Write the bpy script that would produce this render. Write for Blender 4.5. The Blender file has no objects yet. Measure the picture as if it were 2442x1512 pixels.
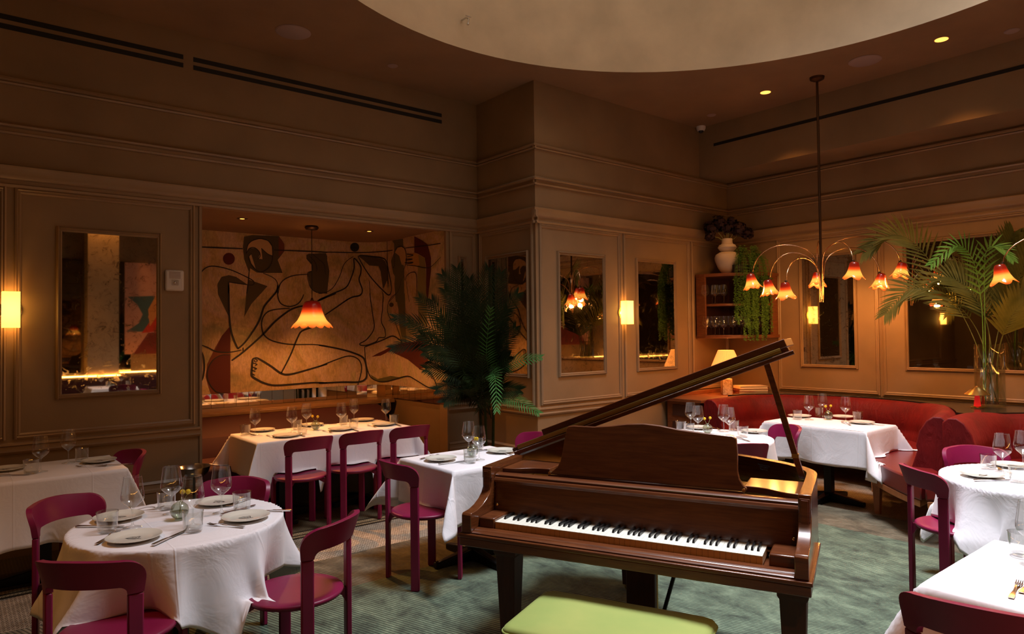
import bpy, bmesh, math, random
from mathutils import Vector, Matrix
from mathutils.geometry import tessellate_polygon
random.seed(7)
PI = math.pi
C = bpy.context.scene.collection
SC = bpy.context.scene
def R_(d): return math.radians(d)

# ---------------------------------------------------------------- camera
FPX, CXP, CYP, EYE = 1645.6, 1221.0, 756.0, 1.65
_y, _p, _r = R_(39.235), R_(1.276), R_(-0.6513)
FW = Vector((math.sin(_y)*math.cos(_p), math.cos(_y)*math.cos(_p), math.sin(_p)))
RT = Vector((math.cos(_y), -math.sin(_y), 0.0))
UP = RT.cross(FW)
RT, UP = math.cos(_r)*RT + math.sin(_r)*UP, -math.sin(_r)*RT + math.cos(_r)*UP
CAM = Vector((0, 0, EYE))
cd = bpy.data.cameras.new('camera'); cam = bpy.data.objects.new('camera', cd); C.objects.link(cam)
cd.sensor_width = 36.0; cd.lens = 36.0*FPX/2442.0; cd.clip_start = 0.05; cd.clip_end = 100
M = Matrix((RT, UP, -FW)).transposed().to_4x4(); M.translation = CAM
cam.matrix_world = M
SC.camera = cam
SC.view_settings.view_transform = 'Standard'; SC.view_settings.look = 'None'
SC.view_settings.exposure = 0.0; SC.view_settings.gamma = 1.0; SC.view_settings.use_curve_mapping = False
try:
    SC.cycles.use_denoising = True; SC.cycles.max_bounces = 9; SC.cycles.diffuse_bounces = 4
    SC.cycles.glossy_bounces = 5; SC.cycles.transparent_max_bounces = 24; SC.cycles.sample_clamp_indirect = 4
    SC.cycles.caustics_reflective = False; SC.cycles.caustics_refractive = False
except Exception: pass

# ---------------------------------------------------------------- world and daylight through the oculus
wd = bpy.data.worlds.new('world'); SC.world = wd; wd.use_nodes = True
wd.node_tree.nodes['Background'].inputs[0].default_value = (0.75, 0.85, 1.0, 1)
wd.node_tree.nodes['Background'].inputs[1].default_value = 0.06
DRX, DRY, DRR = 3.70, 2.34, 2.89
def lamp(name, kind, loc, watts, col, size=0.05, rot=None, spot=None, parent=None, blend=0.6):
    ld = bpy.data.lights.new(name, kind); ld.energy = watts; ld.color = col
    if kind == 'AREA': ld.shape = 'DISK'; ld.size = size
    else: ld.shadow_soft_size = size
    if kind == 'SPOT' and spot: ld.spot_size = R_(spot); ld.spot_blend = blend
    o = bpy.data.objects.new(name, ld); C.objects.link(o); o.location = loc
    if rot: o.rotation_euler = rot
    if parent: o.parent = parent
    return o
sky_day = lamp('skylight_daylight', 'AREA', (DRX+0.45, DRY-0.7, 7.4), 212, (0.90, 0.91, 1.0), 1.9, (0, 0, 0)); sky_day.data.spread = R_(77)
WARM = (1.0, 0.50, 0.15); AMBER = (1.0, 0.40, 0.09)

# ---------------------------------------------------------------- pixel rays (2442 x 1512 frame) for reading positions off planes
def ray(x, y): return FW + RT*((x-CXP)/FPX) - UP*((y-CYP)/FPX)
def onZ(x, y, z): d = ray(x, y); return CAM + d*((z-EYE)/d.z)
def onY(x, y, Y): d = ray(x, y); return CAM + d*(Y/d.y)
def onX(x, y, X): d = ray(x, y); return CAM + d*(X/d.x)
def atD(x, y, D): return CAM + ray(x, y)*D

# ---------------------------------------------------------------- materials
def mat(name, col=(0.8, 0.8, 0.8), rough=0.5, metal=0.0, **k):
    m = bpy.data.materials.new(name); m.use_nodes = True
    b = m.node_tree.nodes['Principled BSDF']
    b.inputs['Base Color'].default_value = (*col, 1); b.inputs['Roughness'].default_value = rough
    b.inputs['Metallic'].default_value = metal
    if 'spec' in k: b.inputs['Specular IOR Level'].default_value = k['spec']
    if 'coat' in k: b.inputs['Coat Weight'].default_value = k['coat']; b.inputs['Coat Roughness'].default_value = k.get('coatr', 0.1)
    if 'sheen' in k:
        b.inputs['Sheen Weight'].default_value = k['sheen']; b.inputs['Sheen Roughness'].default_value = 0.4
        b.inputs['Sheen Tint'].default_value = (*k.get('sheenc', (1, 1, 1)), 1)
    if 'emit' in k: b.inputs['Emission Color'].default_value = (*k['emit'], 1); b.inputs['Emission Strength'].default_value = k.get('es', 1)
    if 'trans' in k: b.inputs['Transmission Weight'].default_value = k['trans']
    return m
def N(m, t, **k):
    n = m.node_tree.nodes.new(t)
    for a, v in k.items(): setattr(n, a, v)
    return n
def L(m, a, b): m.node_tree.links.new(a, b)
def coords(m, scale=(1, 1, 1), rot=(0, 0, 0), kind='Object', loc=(0, 0, 0)):
    tc = N(m, 'ShaderNodeTexCoord'); mp = N(m, 'ShaderNodeMapping')
    mp.inputs['Scale'].default_value = scale; mp.inputs['Rotation'].default_value = rot; mp.inputs['Location'].default_value = loc
    L(m, tc.outputs[kind], mp.inputs['Vector']); return mp.outputs['Vector']
def noise(m, vec, scale, detail=4, rough=0.55, dist=0.0):
    n = N(m, 'ShaderNodeTexNoise'); n.inputs['Scale'].default_value = scale; n.inputs['Detail'].default_value = detail
    n.inputs['Roughness'].default_value = rough; n.inputs['Distortion'].default_value = dist
    L(m, vec, n.inputs['Vector']); return n.outputs['Fac']
def ramp(m, fac, stops, interp='LINEAR'):
    r = N(m, 'ShaderNodeValToRGB'); e = r.color_ramp.elements; r.color_ramp.interpolation = interp
    while len(e) > 1: e.remove(e[-1])
    e[0].position, e[0].color = stops[0][0], (*stops[0][1], 1)
    for p, c in stops[1:]:
        q = e.new(p); q.color = (*c, 1)
    L(m, fac, r.inputs['Fac']); return r.outputs['Color']
def bump(m, fac, strength=0.3, dist=0.01):
    b = N(m, 'ShaderNodeBump'); b.inputs['Strength'].default_value = strength; b.inputs['Distance'].default_value = dist
    L(m, fac, b.inputs['Height']); L(m, b.outputs['Normal'], m.node_tree.nodes['Principled BSDF'].inputs['Normal']); return b
def base(m, out): L(m, out, m.node_tree.nodes['Principled BSDF'].inputs['Base Color'])

def wall_mat(name, c, rough=0.6):
    m = mat(name, c, rough); v = coords(m)
    n = noise(m, v, 2.0, 5); d = [x*0.86 for x in c]; e = [x*1.1 for x in c]
    base(m, ramp(m, n, [(0.3, d), (0.7, e)]))
    bump(m, noise(m, v, 90, 3), 0.12, 0.004); return m
def wood_mat(name, c0, c1, scale=(1, 14, 14), rough=0.3, coat=0.0, s=3.0):
    m = mat(name, c0, rough, coat=coat, coatr=0.12); v = coords(m, scale)
    n = noise(m, v, s, 6, 0.6, 0.6); base(m, ramp(m, n, [(0.3, c0), (0.7, c1)])); return m
M_WALL = wall_mat('taupe_paint', (0.26, 0.165, 0.083))
M_CEIL = wall_mat('ceiling_paint', (0.26, 0.145, 0.068), 0.8)
M_DRUM = wall_mat('cream_plaster', (0.70, 0.55, 0.36), 0.8)
M_TRIM = wall_mat('taupe_trim_paint', (0.29, 0.185, 0.10), 0.4)
M_BLACK = mat('black_slot', (0.004, 0.004, 0.004), 0.6)
M_BMET = mat('black_metal', (0.012, 0.011, 0.010), 0.35, 0.6)
M_BRONZE = mat('aged_bronze', (0.10, 0.055, 0.03), 0.35, 0.9)
M_COPPER = mat('polished_bronze_tube', (0.55, 0.33, 0.19), 0.22, 1.0)
M_BRASS = mat('brass', (0.75, 0.50, 0.18), 0.25, 1.0)
M_STEEL = mat('cutlery_steel', (0.62, 0.60, 0.58), 0.2, 1.0)
M_WHITEP = mat('white_plastic', (0.6, 0.55, 0.52), 0.5)
M_GREYP = mat('grille_paint', (0.34, 0.23, 0.20), 0.7)
M_CERAM = mat('cream_china', (0.74, 0.72, 0.62), 0.12, coat=0.5)
M_INK = mat('plate_ink', (0.03, 0.03, 0.03), 0.4)
M_WATER = None
def cloth_mat():
    m = mat('white_linen', (0.80, 0.78, 0.80), 0.85, sheen=0.1); v = coords(m)
    n = N(m, 'ShaderNodeTexWave'); n.inputs['Scale'].default_value = 6; n.inputs['Distortion'].default_value = 8; n.inputs['Detail'].default_value = 3
    L(m, coords(m, (0.5, 0.5, 0.5)), n.inputs['Vector'])
    nn_ = noise(m, v, 5, 4, 0.6, 0.8); br = N(m, 'ShaderNodeTexBrick'); br.offset = 0; br.inputs['Scale'].default_value = 1; br.inputs['Brick Width'].default_value = .43; br.inputs['Row Height'].default_value = .43
    br.inputs['Mortar Size'].default_value = .006; br.inputs['Mortar Smooth'].default_value = 1.0; L(m, coords(m, loc=(.11, .2, 0)), br.inputs['Vector'])
    ad = N(m, 'ShaderNodeMath', operation='MULTIPLY_ADD'); ad.inputs[1].default_value = .35; L(m, br.outputs['Fac'], ad.inputs[0]); L(m, nn_, ad.inputs[2])
    b1 = bump(m, ad.outputs[0], 0.3, 0.02); return m
M_CLOTH = cloth_mat()
def chair_mat():
    m = mat('burgundy_lacquer', (0.20, 0.006, 0.048), 0.42, coat=0.08, coatr=0.3, spec=.35); v = coords(m)
    base(m, ramp(m, noise(m, v, 3, 4), [(0.3, (0.165, 0.004, 0.036)), (0.7, (0.225, 0.007, 0.055))])); return m
M_CHAIR = chair_mat()
M_VELVET = mat('red_velvet', (0.2, 0.012, 0.010), 0.6, sheen=0.10, sheenc=(1, 0.10, 0.06), spec=.2)
_v = coords(M_VELVET, (1, 1, 0.25)); bump(M_VELVET, noise(M_VELVET, _v, 18, 4, 0.6, 1.2), 0.5, 0.02)
base(M_VELVET, ramp(M_VELVET, noise(M_VELVET, coords(M_VELVET), 4, 4), [(0.3, (0.085, 0.003, 0.004)), (0.7, (0.16, 0.006, 0.006))]))
M_LEATHER = mat('oxblood_leather', (0.15, 0.009, 0.008), 0.32, coat=0.1)
M_DVELVET = mat('dark_red_upholstery', (0.045, 0.003, 0.003), 0.75)
M_WALNUT = wood_mat('piano_walnut', (0.085, 0.022, 0.006), (0.16, 0.048, 0.013), (2, 2, 22), 0.26, 0.7, 3)
M_WALNUTX = wood_mat('piano_walnut_flat', (0.07, 0.017, 0.005), (0.145, 0.042, 0.011), (2, 26, 26), 0.3, 0.45, 3)
M_WALD = wood_mat('dark_leg_walnut', (0.035, 0.010, 0.004), (0.06, 0.018, 0.007), (20, 20, 2), 0.6, 0.0)
M_CABW = wood_mat('cabinet_wood', (0.12, 0.035, 0.012), (0.22, 0.07, 0.022), (3, 3, 20), 0.4)
M_CABIN = mat('cabinet_inside', (0.05, 0.015, 0.008), 0.6)
M_LEGW = wood_mat('booth_leg_wood', (0.30, 0.11, 0.035), (0.42, 0.17, 0.06), (14, 14, 2), 0.45)
M_LEDGE = wood_mat('alcove_ledge_wood', (0.26, 0.13, 0.045), (0.42, 0.23, 0.085), (2, 20, 20), 0.35)
M_LACQ = mat('black_lacquer', (0.015, 0.013, 0.010), 0.25, coat=0.3)
M_GREENV = mat('green_velvet', (0.30, 0.38, 0.085), 0.8, sheen=0.25, sheenc=(0.8, 1, 0.5))
base(M_GREENV, ramp(M_GREENV, noise(M_GREENV, coords(M_GREENV), 3.5, 5), [(0.3, (0.27, 0.36, 0.085)), (0.7, (0.35, 0.40, 0.10))]))
M_CREAMV = mat('cream_skirt_fabric', (0.62, 0.58, 0.46), 0.85)
M_IVORY = mat('ivory_key', (0.80, 0.78, 0.66), 0.3)
M_KEYF = wood_mat('key_front_wood', (0.62, 0.36, 0.18), (0.70, 0.42, 0.22), (1, 1, 1), 0.5)
M_EBONY = mat('ebony_key', (0.012, 0.012, 0.012), 0.25)
M_GOLDP = mat('gilt_plate', (0.45, 0.30, 0.08), 0.35, 0.9)
M_YELLOW = mat('yellow_craspedia', (0.75, 0.52, 0.02), 0.8)
bump(M_YELLOW, noise(M_YELLOW, coords(M_YELLOW), 300, 2), 0.8, 0.003)
M_STEM = mat('pale_green_stem', (0.25, 0.28, 0.10), 0.6)
M_VASEW = mat('white_stoneware', (0.60, 0.50, 0.42), 0.7)
M_FLOWER = mat('dark_burgundy_petals', (0.025, 0.006, 0.010), 0.8)
M_BOOKC = mat('book_cream', (0.60, 0.45, 0.28), 0.8)
M_BOOKR = mat('book_maroon', (0.16, 0.03, 0.02), 0.7)
M_PAGES = mat('book_pages', (0.62, 0.48, 0.30), 0.9)
M_REDL = mat('red_lamp_stem', (0.8, 0.02, 0.02), 0.4, emit=(1, 0.02, 0.02), es=0.35)
M_POT = mat('dark_pot', (0.03, 0.025, 0.02), 0.6)
def leaf_mat(name, a, b, rough=0.55):
    m = mat(name, a, rough, spec=.12); base(m, ramp(m, noise(m, coords(m), 5, 3), [(0.3, a), (0.7, b)])); return m
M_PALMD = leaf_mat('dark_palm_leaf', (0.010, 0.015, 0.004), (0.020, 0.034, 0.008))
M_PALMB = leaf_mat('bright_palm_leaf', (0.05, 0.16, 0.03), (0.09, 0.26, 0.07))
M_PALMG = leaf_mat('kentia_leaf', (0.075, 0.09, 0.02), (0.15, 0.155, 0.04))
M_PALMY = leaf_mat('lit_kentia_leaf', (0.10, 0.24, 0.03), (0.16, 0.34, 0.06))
M_TRAIL = leaf_mat('trailing_leaf', (0.055, 0.125, 0.018), (0.12, 0.24, 0.04))
M_STONE = mat('marble_base', (0.5, 0.38, 0.24), 0.4)
base(M_STONE, ramp(M_STONE, noise(M_STONE, coords(M_STONE), 14, 5, 0.6, 2.5), [(0.35, (0.25, 0.16, 0.09)), (0.5, (0.55, 0.42, 0.28)), (0.7, (0.62, 0.5, 0.36))]))

def glass_mat(name, tint=(0.96, 0.97, 0.96), refl=1.0, edge=0.85):
    m = bpy.data.materials.new(name); m.use_nodes = True; nt = m.node_tree; nt.nodes.clear()
    out = N(m, 'ShaderNodeOutputMaterial'); tr = N(m, 'ShaderNodeBsdfTransparent'); gl = N(m, 'ShaderNodeBsdfGlossy'); mx = N(m, 'ShaderNodeMixShader')
    lw = N(m, 'ShaderNodeLayerWeight'); lw.inputs['Blend'].default_value = 0.35
    mr = N(m, 'ShaderNodeMapRange'); mr.inputs['From Min'].default_value = 0; mr.inputs['From Max'].default_value = 1
    mr.inputs['To Min'].default_value = 0.07*refl; mr.inputs['To Max'].default_value = edge
    pw = N(m, 'ShaderNodeMath', operation='POWER'); pw.inputs[1].default_value = 1.7
    L(m, lw.outputs['Facing'], pw.inputs[0]); L(m, pw.outputs[0], mr.inputs['Value'])
    tcol = ramp(m, lw.outputs['Facing'], [(0.0, tint), (0.75, [c*.93 for c in tint]), (1.0, [c*.55 for c in tint])]); L(m, tcol, tr.inputs['Color']); gl.inputs['Roughness'].default_value = 0.03; gl.inputs['Color'].default_value = (1, 1, 1, 1)
    L(m, mr.outputs['Result'], mx.inputs['Fac']); L(m, tr.outputs[0], mx.inputs[1]); L(m, gl.outputs[0], mx.inputs[2]); L(m, mx.outputs[0], out.inputs['Surface'])
    return m
M_GLASS = glass_mat('clear_glass')
M_GLASSG = glass_mat('smoky_bud_vase_glass', (0.72, 0.76, 0.68), 1.6, 0.6)
M_GLASSV = glass_mat('large_vase_glass', (0.93, 0.95, 0.90), 1.0, 0.5)

def mirror_mat(name, tint=(0.55, 0.50, 0.42), spots=True, rough=0.02):
    m = mat(name, tint, rough, 1.0)
    if spots:
        v = coords(m); n1 = noise(m, v, 16, 8, 0.75, 1.0); n2 = noise(m, v, 2.2, 4)
        c = ramp(m, n1, [(0.34, [t*0.35 for t in tint]), (0.42, [t*0.80 for t in tint]), (0.50, tint)])
        base(m, c)
        r = ramp(m, n1, [(0.34, (0.16, 0.16, 0.16)), (0.44, (rough, rough, rough))]); L(m, r, m.node_tree.nodes['Principled BSDF'].inputs['Roughness'])
    return m
M_MIRR = mirror_mat('antique_mirror'); M_MIRRC = mirror_mat('clear_mirror', (0.62, 0.58, 0.52), False)
M_MIRRT = mirror_mat('mirror_tiles', (0.70, 0.62, 0.50), False, 0.03)

def carpet_mat():
    m = mat('ribbed_carpet', (0.1, 0.18, 0.1), 0.92, sheen=0.15)
    v = coords(m); geo = N(m, 'ShaderNodeSeparateXYZ'); L(m, v, geo.inputs[0])
    g1 = N(m, 'ShaderNodeMath', operation='GREATER_THAN'); g1.inputs[1].default_value = 4.17; L(m, geo.outputs['Y'], g1.inputs[0])
    g2 = N(m, 'ShaderNodeMath', operation='GREATER_THAN'); g2.inputs[1].default_value = 5.69; L(m, geo.outputs['X'], g2.inputs[0])
    g = N(m, 'ShaderNodeMath', operation='MAXIMUM'); L(m, g1.outputs[0], g.inputs[0]); L(m, g2.outputs[0], g.inputs[1])
    vr = coords(m, (1, 1, 1), (0, 0, R_(-17)))
    n1 = noise(m, coords(m, (1.7, 1.1, 1), (0, 0, R_(-17))), 3.6, 7, 0.72, 0.4)
    green = ramp(m, n1, [(0.34, (0.028, 0.045, 0.028)), (0.5, (0.11, 0.16, 0.10)), (0.66, (0.21, 0.285, 0.18))])
    olive = ramp(m, n1, [(0.34, (0.06, 0.05, 0.026)), (0.5, (0.15, 0.125, 0.072)), (0.66, (0.25, 0.215, 0.135))])
    mx = N(m, 'ShaderNodeMix', data_type='RGBA'); L(m, g.outputs[0], mx.inputs['Factor']); L(m, green, mx.inputs[6]); L(m, olive, mx.inputs[7])
    w = N(m, 'ShaderNodeTexWave', wave_type='BANDS', bands_direction='X'); w.inputs['Scale'].default_value = 14.5; w.inputs['Distortion'].default_value = 0.15
    L(m, vr, w.inputs['Vector'])
    rb = ramp(m, w.outputs['Fac'], [(0.05, (0.22, 0.22, 0.22)), (0.6, (1, 1, 1))])
    mu = N(m, 'ShaderNodeMix', data_type='RGBA', blend_type='MULTIPLY'); mu.inputs['Factor'].default_value = 1
    L(m, mx.outputs[2], mu.inputs[6]); L(m, rb, mu.inputs[7]); base(m, mu.outputs[2])
    bump(m, w.outputs['Fac'], 0.7, 0.006); return m
def mosaic_mat():
    m = mat('mosaic_floor', (0.5, 0.45, 0.35), 0.5); v = coords(m, (1, 1, 1), (0, 0, 0))
    b = N(m, 'ShaderNodeTexBrick'); b.offset = 0.3; b.inputs['Scale'].default_value = 26; b.inputs['Mortar Size'].default_value = 0.055
    b.inputs['Brick Width'].default_value = 0.55; b.inputs['Row Height'].default_value = 0.42
    b.inputs['Color1'].default_value = (0.62, 0.52, 0.38, 1); b.inputs['Color2'].default_value = (0.46, 0.37, 0.26, 1); b.inputs['Mortar'].default_value = (0.07, 0.05, 0.035, 1)
    L(m, v, b.inputs['Vector'])
    n = ramp(m, noise(m, coords(m), 2.5, 6, 0.7, 0.4), [(0.3, (0.45, 0.42, 0.38)), (0.6, (1, 1, 1))])
    s = N(m, 'ShaderNodeSeparateXYZ'); L(m, coords(m), s.inputs[0])
    band = ramp(m, s.outputs['Y'], [(0.0, (1, 1, 1))])
    mr = N(m, 'ShaderNodeMapRange'); mr.inputs['From Min'].default_value = 5.0; mr.inputs['From Max'].default_value = 7.0
    L(m, s.outputs['Y'], mr.inputs['Value'])
    K = (0.10, 0.08, 0.06); O = (1, 0.86, 0.62); D = (0.34, 0.30, 0.22)
    bd = ramp(m, mr.outputs['Result'], [(0, (1, 1, 1)), (0.225, K), (0.245, O), (0.262, K), (0.275, O), (0.31, K), (0.325, D)], 'CONSTANT')
    m1 = N(m, 'ShaderNodeMix', data_type='RGBA', blend_type='MULTIPLY'); m1.inputs['Factor'].default_value = 1
    L(m, b.outputs['Color'], m1.inputs[6]); L(m, n, m1.inputs[7])
    m2 = N(m, 'ShaderNodeMix', data_type='RGBA', blend_type='MULTIPLY'); m2.inputs['Factor'].default_value = 1
    L(m, m1.outputs[2], m2.inputs[6]); L(m, bd, m2.inputs[7]); base(m, m2.outputs[2])
    bump(m, b.outputs['Fac'], -0.3, 0.003); return m
M_CARPET = carpet_mat(); M_MOSAIC = mosaic_mat()

# ---------------------------------------------------------------- mesh builder
class MB:
    def __init__(s): s.v = []; s.f = []; s.m = []
    def add(s, vs, fs, mi=0):
        o = len(s.v); s.v += [tuple(v) for v in vs]; s.f += [tuple(i+o for i in f) for f in fs]; s.m += [mi]*len(fs); return s
    def box(s, x0, y0, z0, x1, y1, z1, mi=0):
        return s.add([(x0,y0,z0),(x1,y0,z0),(x1,y1,z0),(x0,y1,z0),(x0,y0,z1),(x1,y0,z1),(x1,y1,z1),(x0,y1,z1)],
                     [(0,3,2,1),(4,5,6,7),(0,1,5,4),(1,2,6,5),(2,3,7,6),(3,0,4,7)], mi)
    def obox(s, c, ax, ay, az, mi=0):      # oriented box: centre and three half-axes
        c, ax, ay, az = map(Vector, (c, ax, ay, az)); vs = []
        for k in (-1, 1):
            for i, j in ((-1,-1),(1,-1),(1,1),(-1,1)): vs.append(c+ax*i+ay*j+az*k)
        return s.add(vs, [(0,3,2,1),(4,5,6,7),(0,1,5,4),(1,2,6,5),(2,3,7,6),(3,0,4,7)], mi)
    def prism(s, poly, z0, z1, mi=0):
        n = len(poly); vs = [(p[0], p[1], z0) for p in poly]+[(p[0], p[1], z1) for p in poly]
        return s.add(vs, [tuple(range(n-1, -1, -1)), tuple(range(n, 2*n))]+[(i, (i+1) % n, n+(i+1) % n, n+i) for i in range(n)], mi)
    def lathe(s, prof, n=32, cx=0, cy=0, cz=0, mi=0, cap=True):
        vs = []
        for r, z in prof:
            for i in range(n): a = 2*PI*i/n; vs.append((cx+r*math.cos(a), cy+r*math.sin(a), cz+z))
        fs = []
        for k in range(len(prof)-1):
            for i in range(n): j = (i+1) % n; fs.append((k*n+i, k*n+j, (k+1)*n+j, (k+1)*n+i))
        if cap:
            if prof[0][0] > 1e-4: fs.append(tuple(range(n-1, -1, -1)))
            if prof[-1][0] > 1e-4: fs.append(tuple((len(prof)-1)*n+i for i in range(n)))
        return s.add(vs, fs, mi)
    def tube(s, pts, r, n=8, mi=0, cap=True):
        pts = [Vector(p) for p in pts]; rs = r if isinstance(r, (list, tuple)) else [r]*len(pts)
        vs = []; prev = None
        for i, p in enumerate(pts):
            t = (pts[min(i+1, len(pts)-1)]-pts[max(i-1, 0)]).normalized()
            if prev is None: a = t.orthogonal().normalized()
            else:
                a = prev-t*prev.dot(t); a = a.normalized() if a.length > 1e-6 else t.orthogonal().normalized()
            prev = a; b = t.cross(a)
            for k in range(n):
                w = 2*PI*k/n; vs.append(p+(a*math.cos(w)+b*math.sin(w))*rs[i])
        fs = []
        for i in range(len(pts)-1):
            for k in range(n): j = (k+1) % n; fs.append((i*n+k, i*n+j, (i+1)*n+j, (i+1)*n+k))
        if cap: fs += [tuple(range(n-1, -1, -1)), tuple((len(pts)-1)*n+k for k in range(n))]
        return s.add(vs, fs, mi)
    def sphere(s, c, r, n=14, m=9, mi=0, sz=1.0):
        prof = [(max(r*math.sin(PI*i/m), 1e-5), -r*sz*math.cos(PI*i/m)) for i in range(m+1)]
        return s.lathe(prof, n, c[0], c[1], c[2], mi, False)
    def grid(s, pts, closed=False, mi=0):      # rows of points
        rows, cols = len(pts), len(pts[0]); vs = [p for r in pts for p in r]; fs = []
        for i in range(rows-1):
            for j in range(cols if closed else cols-1):
                k = (j+1) % cols; fs.append((i*cols+j, i*cols+k, (i+1)*cols+k, (i+1)*cols+j))
        return s.add(vs, fs, mi)
    def mould(s, p0, p1, nrm, up, prof, mi=0):  # prof: (out, along-up) section swept p0->p1
        p0, p1, nrm, up = map(Vector, (p0, p1, nrm, up)); n = len(prof)
        vs = [p0+nrm*a+up*b for a, b in prof]+[p1+nrm*a+up*b for a, b in prof]
        return s.add(vs, [tuple(range(n)), tuple(range(2*n-1, n-1, -1))]+[(i, n+i, n+(i+1) % n, (i+1) % n) for i in range(n)], mi)
    def build(s, name, mats, parent=None, smooth=True, bevel=0, angle=35, solid=0):
        me = bpy.data.meshes.new(name); me.from_pydata(s.v, [], s.f)
        for mm in (mats if isinstance(mats, (list, tuple)) else [mats]): me.materials.append(mm)
        if any(s.m): me.polygons.foreach_set('material_index', s.m)
        bm = bmesh.new(); bm.from_mesh(me); bmesh.ops.recalc_face_normals(bm, faces=bm.faces); bm.to_mesh(me); bm.free()
        if smooth:
            me.shade_smooth()
            try: me.set_sharp_from_angle(angle=R_(angle))
            except Exception: pass
        me.update()
        o = bpy.data.objects.new(name, me); C.objects.link(o)
        if parent: o.parent = parent
        if solid: md = o.modifiers.new('solid', 'SOLIDIFY'); md.thickness = solid; md.offset = -1
        if bevel: md = o.modifiers.new('bevel', 'BEVEL'); md.width = bevel; md.segments = 2; md.limit_method = 'ANGLE'; md.angle_limit = R_(40)
        return o
def thing(name, label, cat, loc=(0, 0, 0), rz=0.0, group=None):
    o = bpy.data.objects.new(name, None); C.objects.link(o); o.empty_display_size = 0.1
    o.location = loc; o.rotation_euler = (0, 0, rz); o['label'] = label; o['category'] = cat
    if group: o['group'] = group
    return o
def tag(o, label, cat, group=None, kind=None):
    o['label'] = label; o['category'] = cat
    if group: o['group'] = group
    if kind: o['kind'] = kind
    return o
def struct(o): o['kind'] = 'structure'; return o
KIDS = {}
def dup(root, loc, rz, label, group=None):
    def cp(o, par):
        c = o.copy(); C.objects.link(c)
        if par is not None: c.parent = par
        for k in list(o.children): cp(k, c)
        return c
    r = cp(root, None); r.location = loc; r.rotation_euler = (0, 0, rz); r['label'] = label
    if group: r['group'] = group
    return r
def meshify(o):
    bpy.context.view_layer.update(); dg = bpy.context.evaluated_depsgraph_get(); me = bpy.data.meshes.new_from_object(o.evaluated_get(dg))
    n_ = bpy.data.objects.new('lettering', me); C.objects.link(n_); n_.parent = o.parent; n_.location = o.location; n_.rotation_euler = o.rotation_euler
    bpy.data.objects.remove(o, do_unlink=True); return n_
USED = set()
def place(proto, loc, rz, label, group=None):
    if proto.name not in USED:
        USED.add(proto.name); proto.location = loc; proto.rotation_euler = (0, 0, rz); proto['label'] = label
        if group: proto['group'] = group
        return proto
    return dup(proto, loc, rz, label, group)

# ================================================================ ROOM SHELL
YW, XC, YC, XR, XB, ZC = 6.45, 4.766, 5.431, 8.268, 7.65, 4.31
AX0, AX1, AZ, AYB, ARAD = 1.712, 4.33, 2.82, 8.05, 0.40
T = 0.14
XL, YB, XR2 = -3.2, -2.7, XR
def S(mb, name, m, **k): return struct(mb.build(name, m, **k))
S(MB().box(XL-T, YB-T, -0.1, XR+T, AYB+T, 0.0), 'floor', M_MOSAIC, smooth=False)
rug = MB().box(-1.2, -1.6, 0.0, 6.30, 4.80, 0.012).build('rug', M_CARPET, smooth=False)
tag(rug, 'large ribbed green rug with brownish olive border under the piano', 'rug')
# ceiling with round opening
n = 96; ring = [(DRX+DRR*math.cos(2*PI*i/n), DRY+DRR*math.sin(2*PI*i/n)) for i in range(n)]
mb = MB(); outer = []
for x, y in ring:
    dx, dy = (x-DRX)/DRR, (y-DRY)/DRR; ts = []
    if dx > 1e-9: ts.append((XR+T-DRX)/dx)
    if dx < -1e-9: ts.append((XL-T-DRX)/dx)
    if dy > 1e-9: ts.append((YW+0.05-DRY)/dy)
    if dy < -1e-9: ts.append((YB-T-DRY)/dy)
    t = min(ts); outer.append((DRX+dx*t, DRY+dy*t))
def addring(z, flip):
    o = len(mb.v); mb.v += [(x, y, z) for x, y in ring]+[(x, y, z) for x, y in outer]
    for i in range(n):
        j = (i+1) % n; mb.f.append((o+i, o+j, o+n+j, o+n+i)); mb.m.append(0)
addring(ZC, 0); addring(ZC+0.10, 1)
corners = [(XR+T, YW+0.05), (XL-T, YW+0.05), (XL-T, YB-T), (XR+T, YB-T)]
for cx, cy in corners:      # square off the corners
    mb.box(min(cx, cx-math.copysign(0.9, cx-DRX)), min(cy, cy-math.copysign(0.9, cy-DRY)), ZC+0.001,
           max(cx, cx-math.copysign(0.9, cx-DRX)), max(cy, cy-math.copysign(0.9, cy-DRY)), ZC+0.10)
S(mb, 'ceiling', M_CEIL, smooth=False)
mb = MB(); mb.grid([[(DRX+(DRR)*math.cos(2*PI*i/n), DRY+DRR*math.sin(2*PI*i/n), z) for i in range(n)] for z in (ZC, 7.6)], True)
mb.grid([[(DRX+(DRR+.12)*math.cos(2*PI*i/n), DRY+(DRR+.12)*math.sin(2*PI*i/n), z) for i in range(n)] for z in (ZC+.1, 7.6)], True)
S(mb, 'wall_drum', M_DRUM)
M_SKY = mat('skylight_glazing', (0.8, 0.85, 0.9), 0.4, emit=(0.95, 0.88, 0.80), es=0.85)
S(MB().lathe([(0.001, 0), (DRR+.1, 0), (DRR+.1, 0.05), (0.001, 0.05)], 64, DRX, DRY, 7.6), 'window_1', M_SKY)
# skylight bars crossing the top of the drum
mb = MB()
for k in range(-2, 3): mb.box(DRX-DRR, DRY+k*1.1-.04, 7.5, DRX+DRR, DRY+k*1.1+.04, 7.58); mb.box(DRX+k*1.1-.04, DRY-DRR, 7.5, DRX+k*1.1+.04, DRY+DRR, 7.58)
S(mb, 'trim_1', M_BMET, smooth=False)
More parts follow.
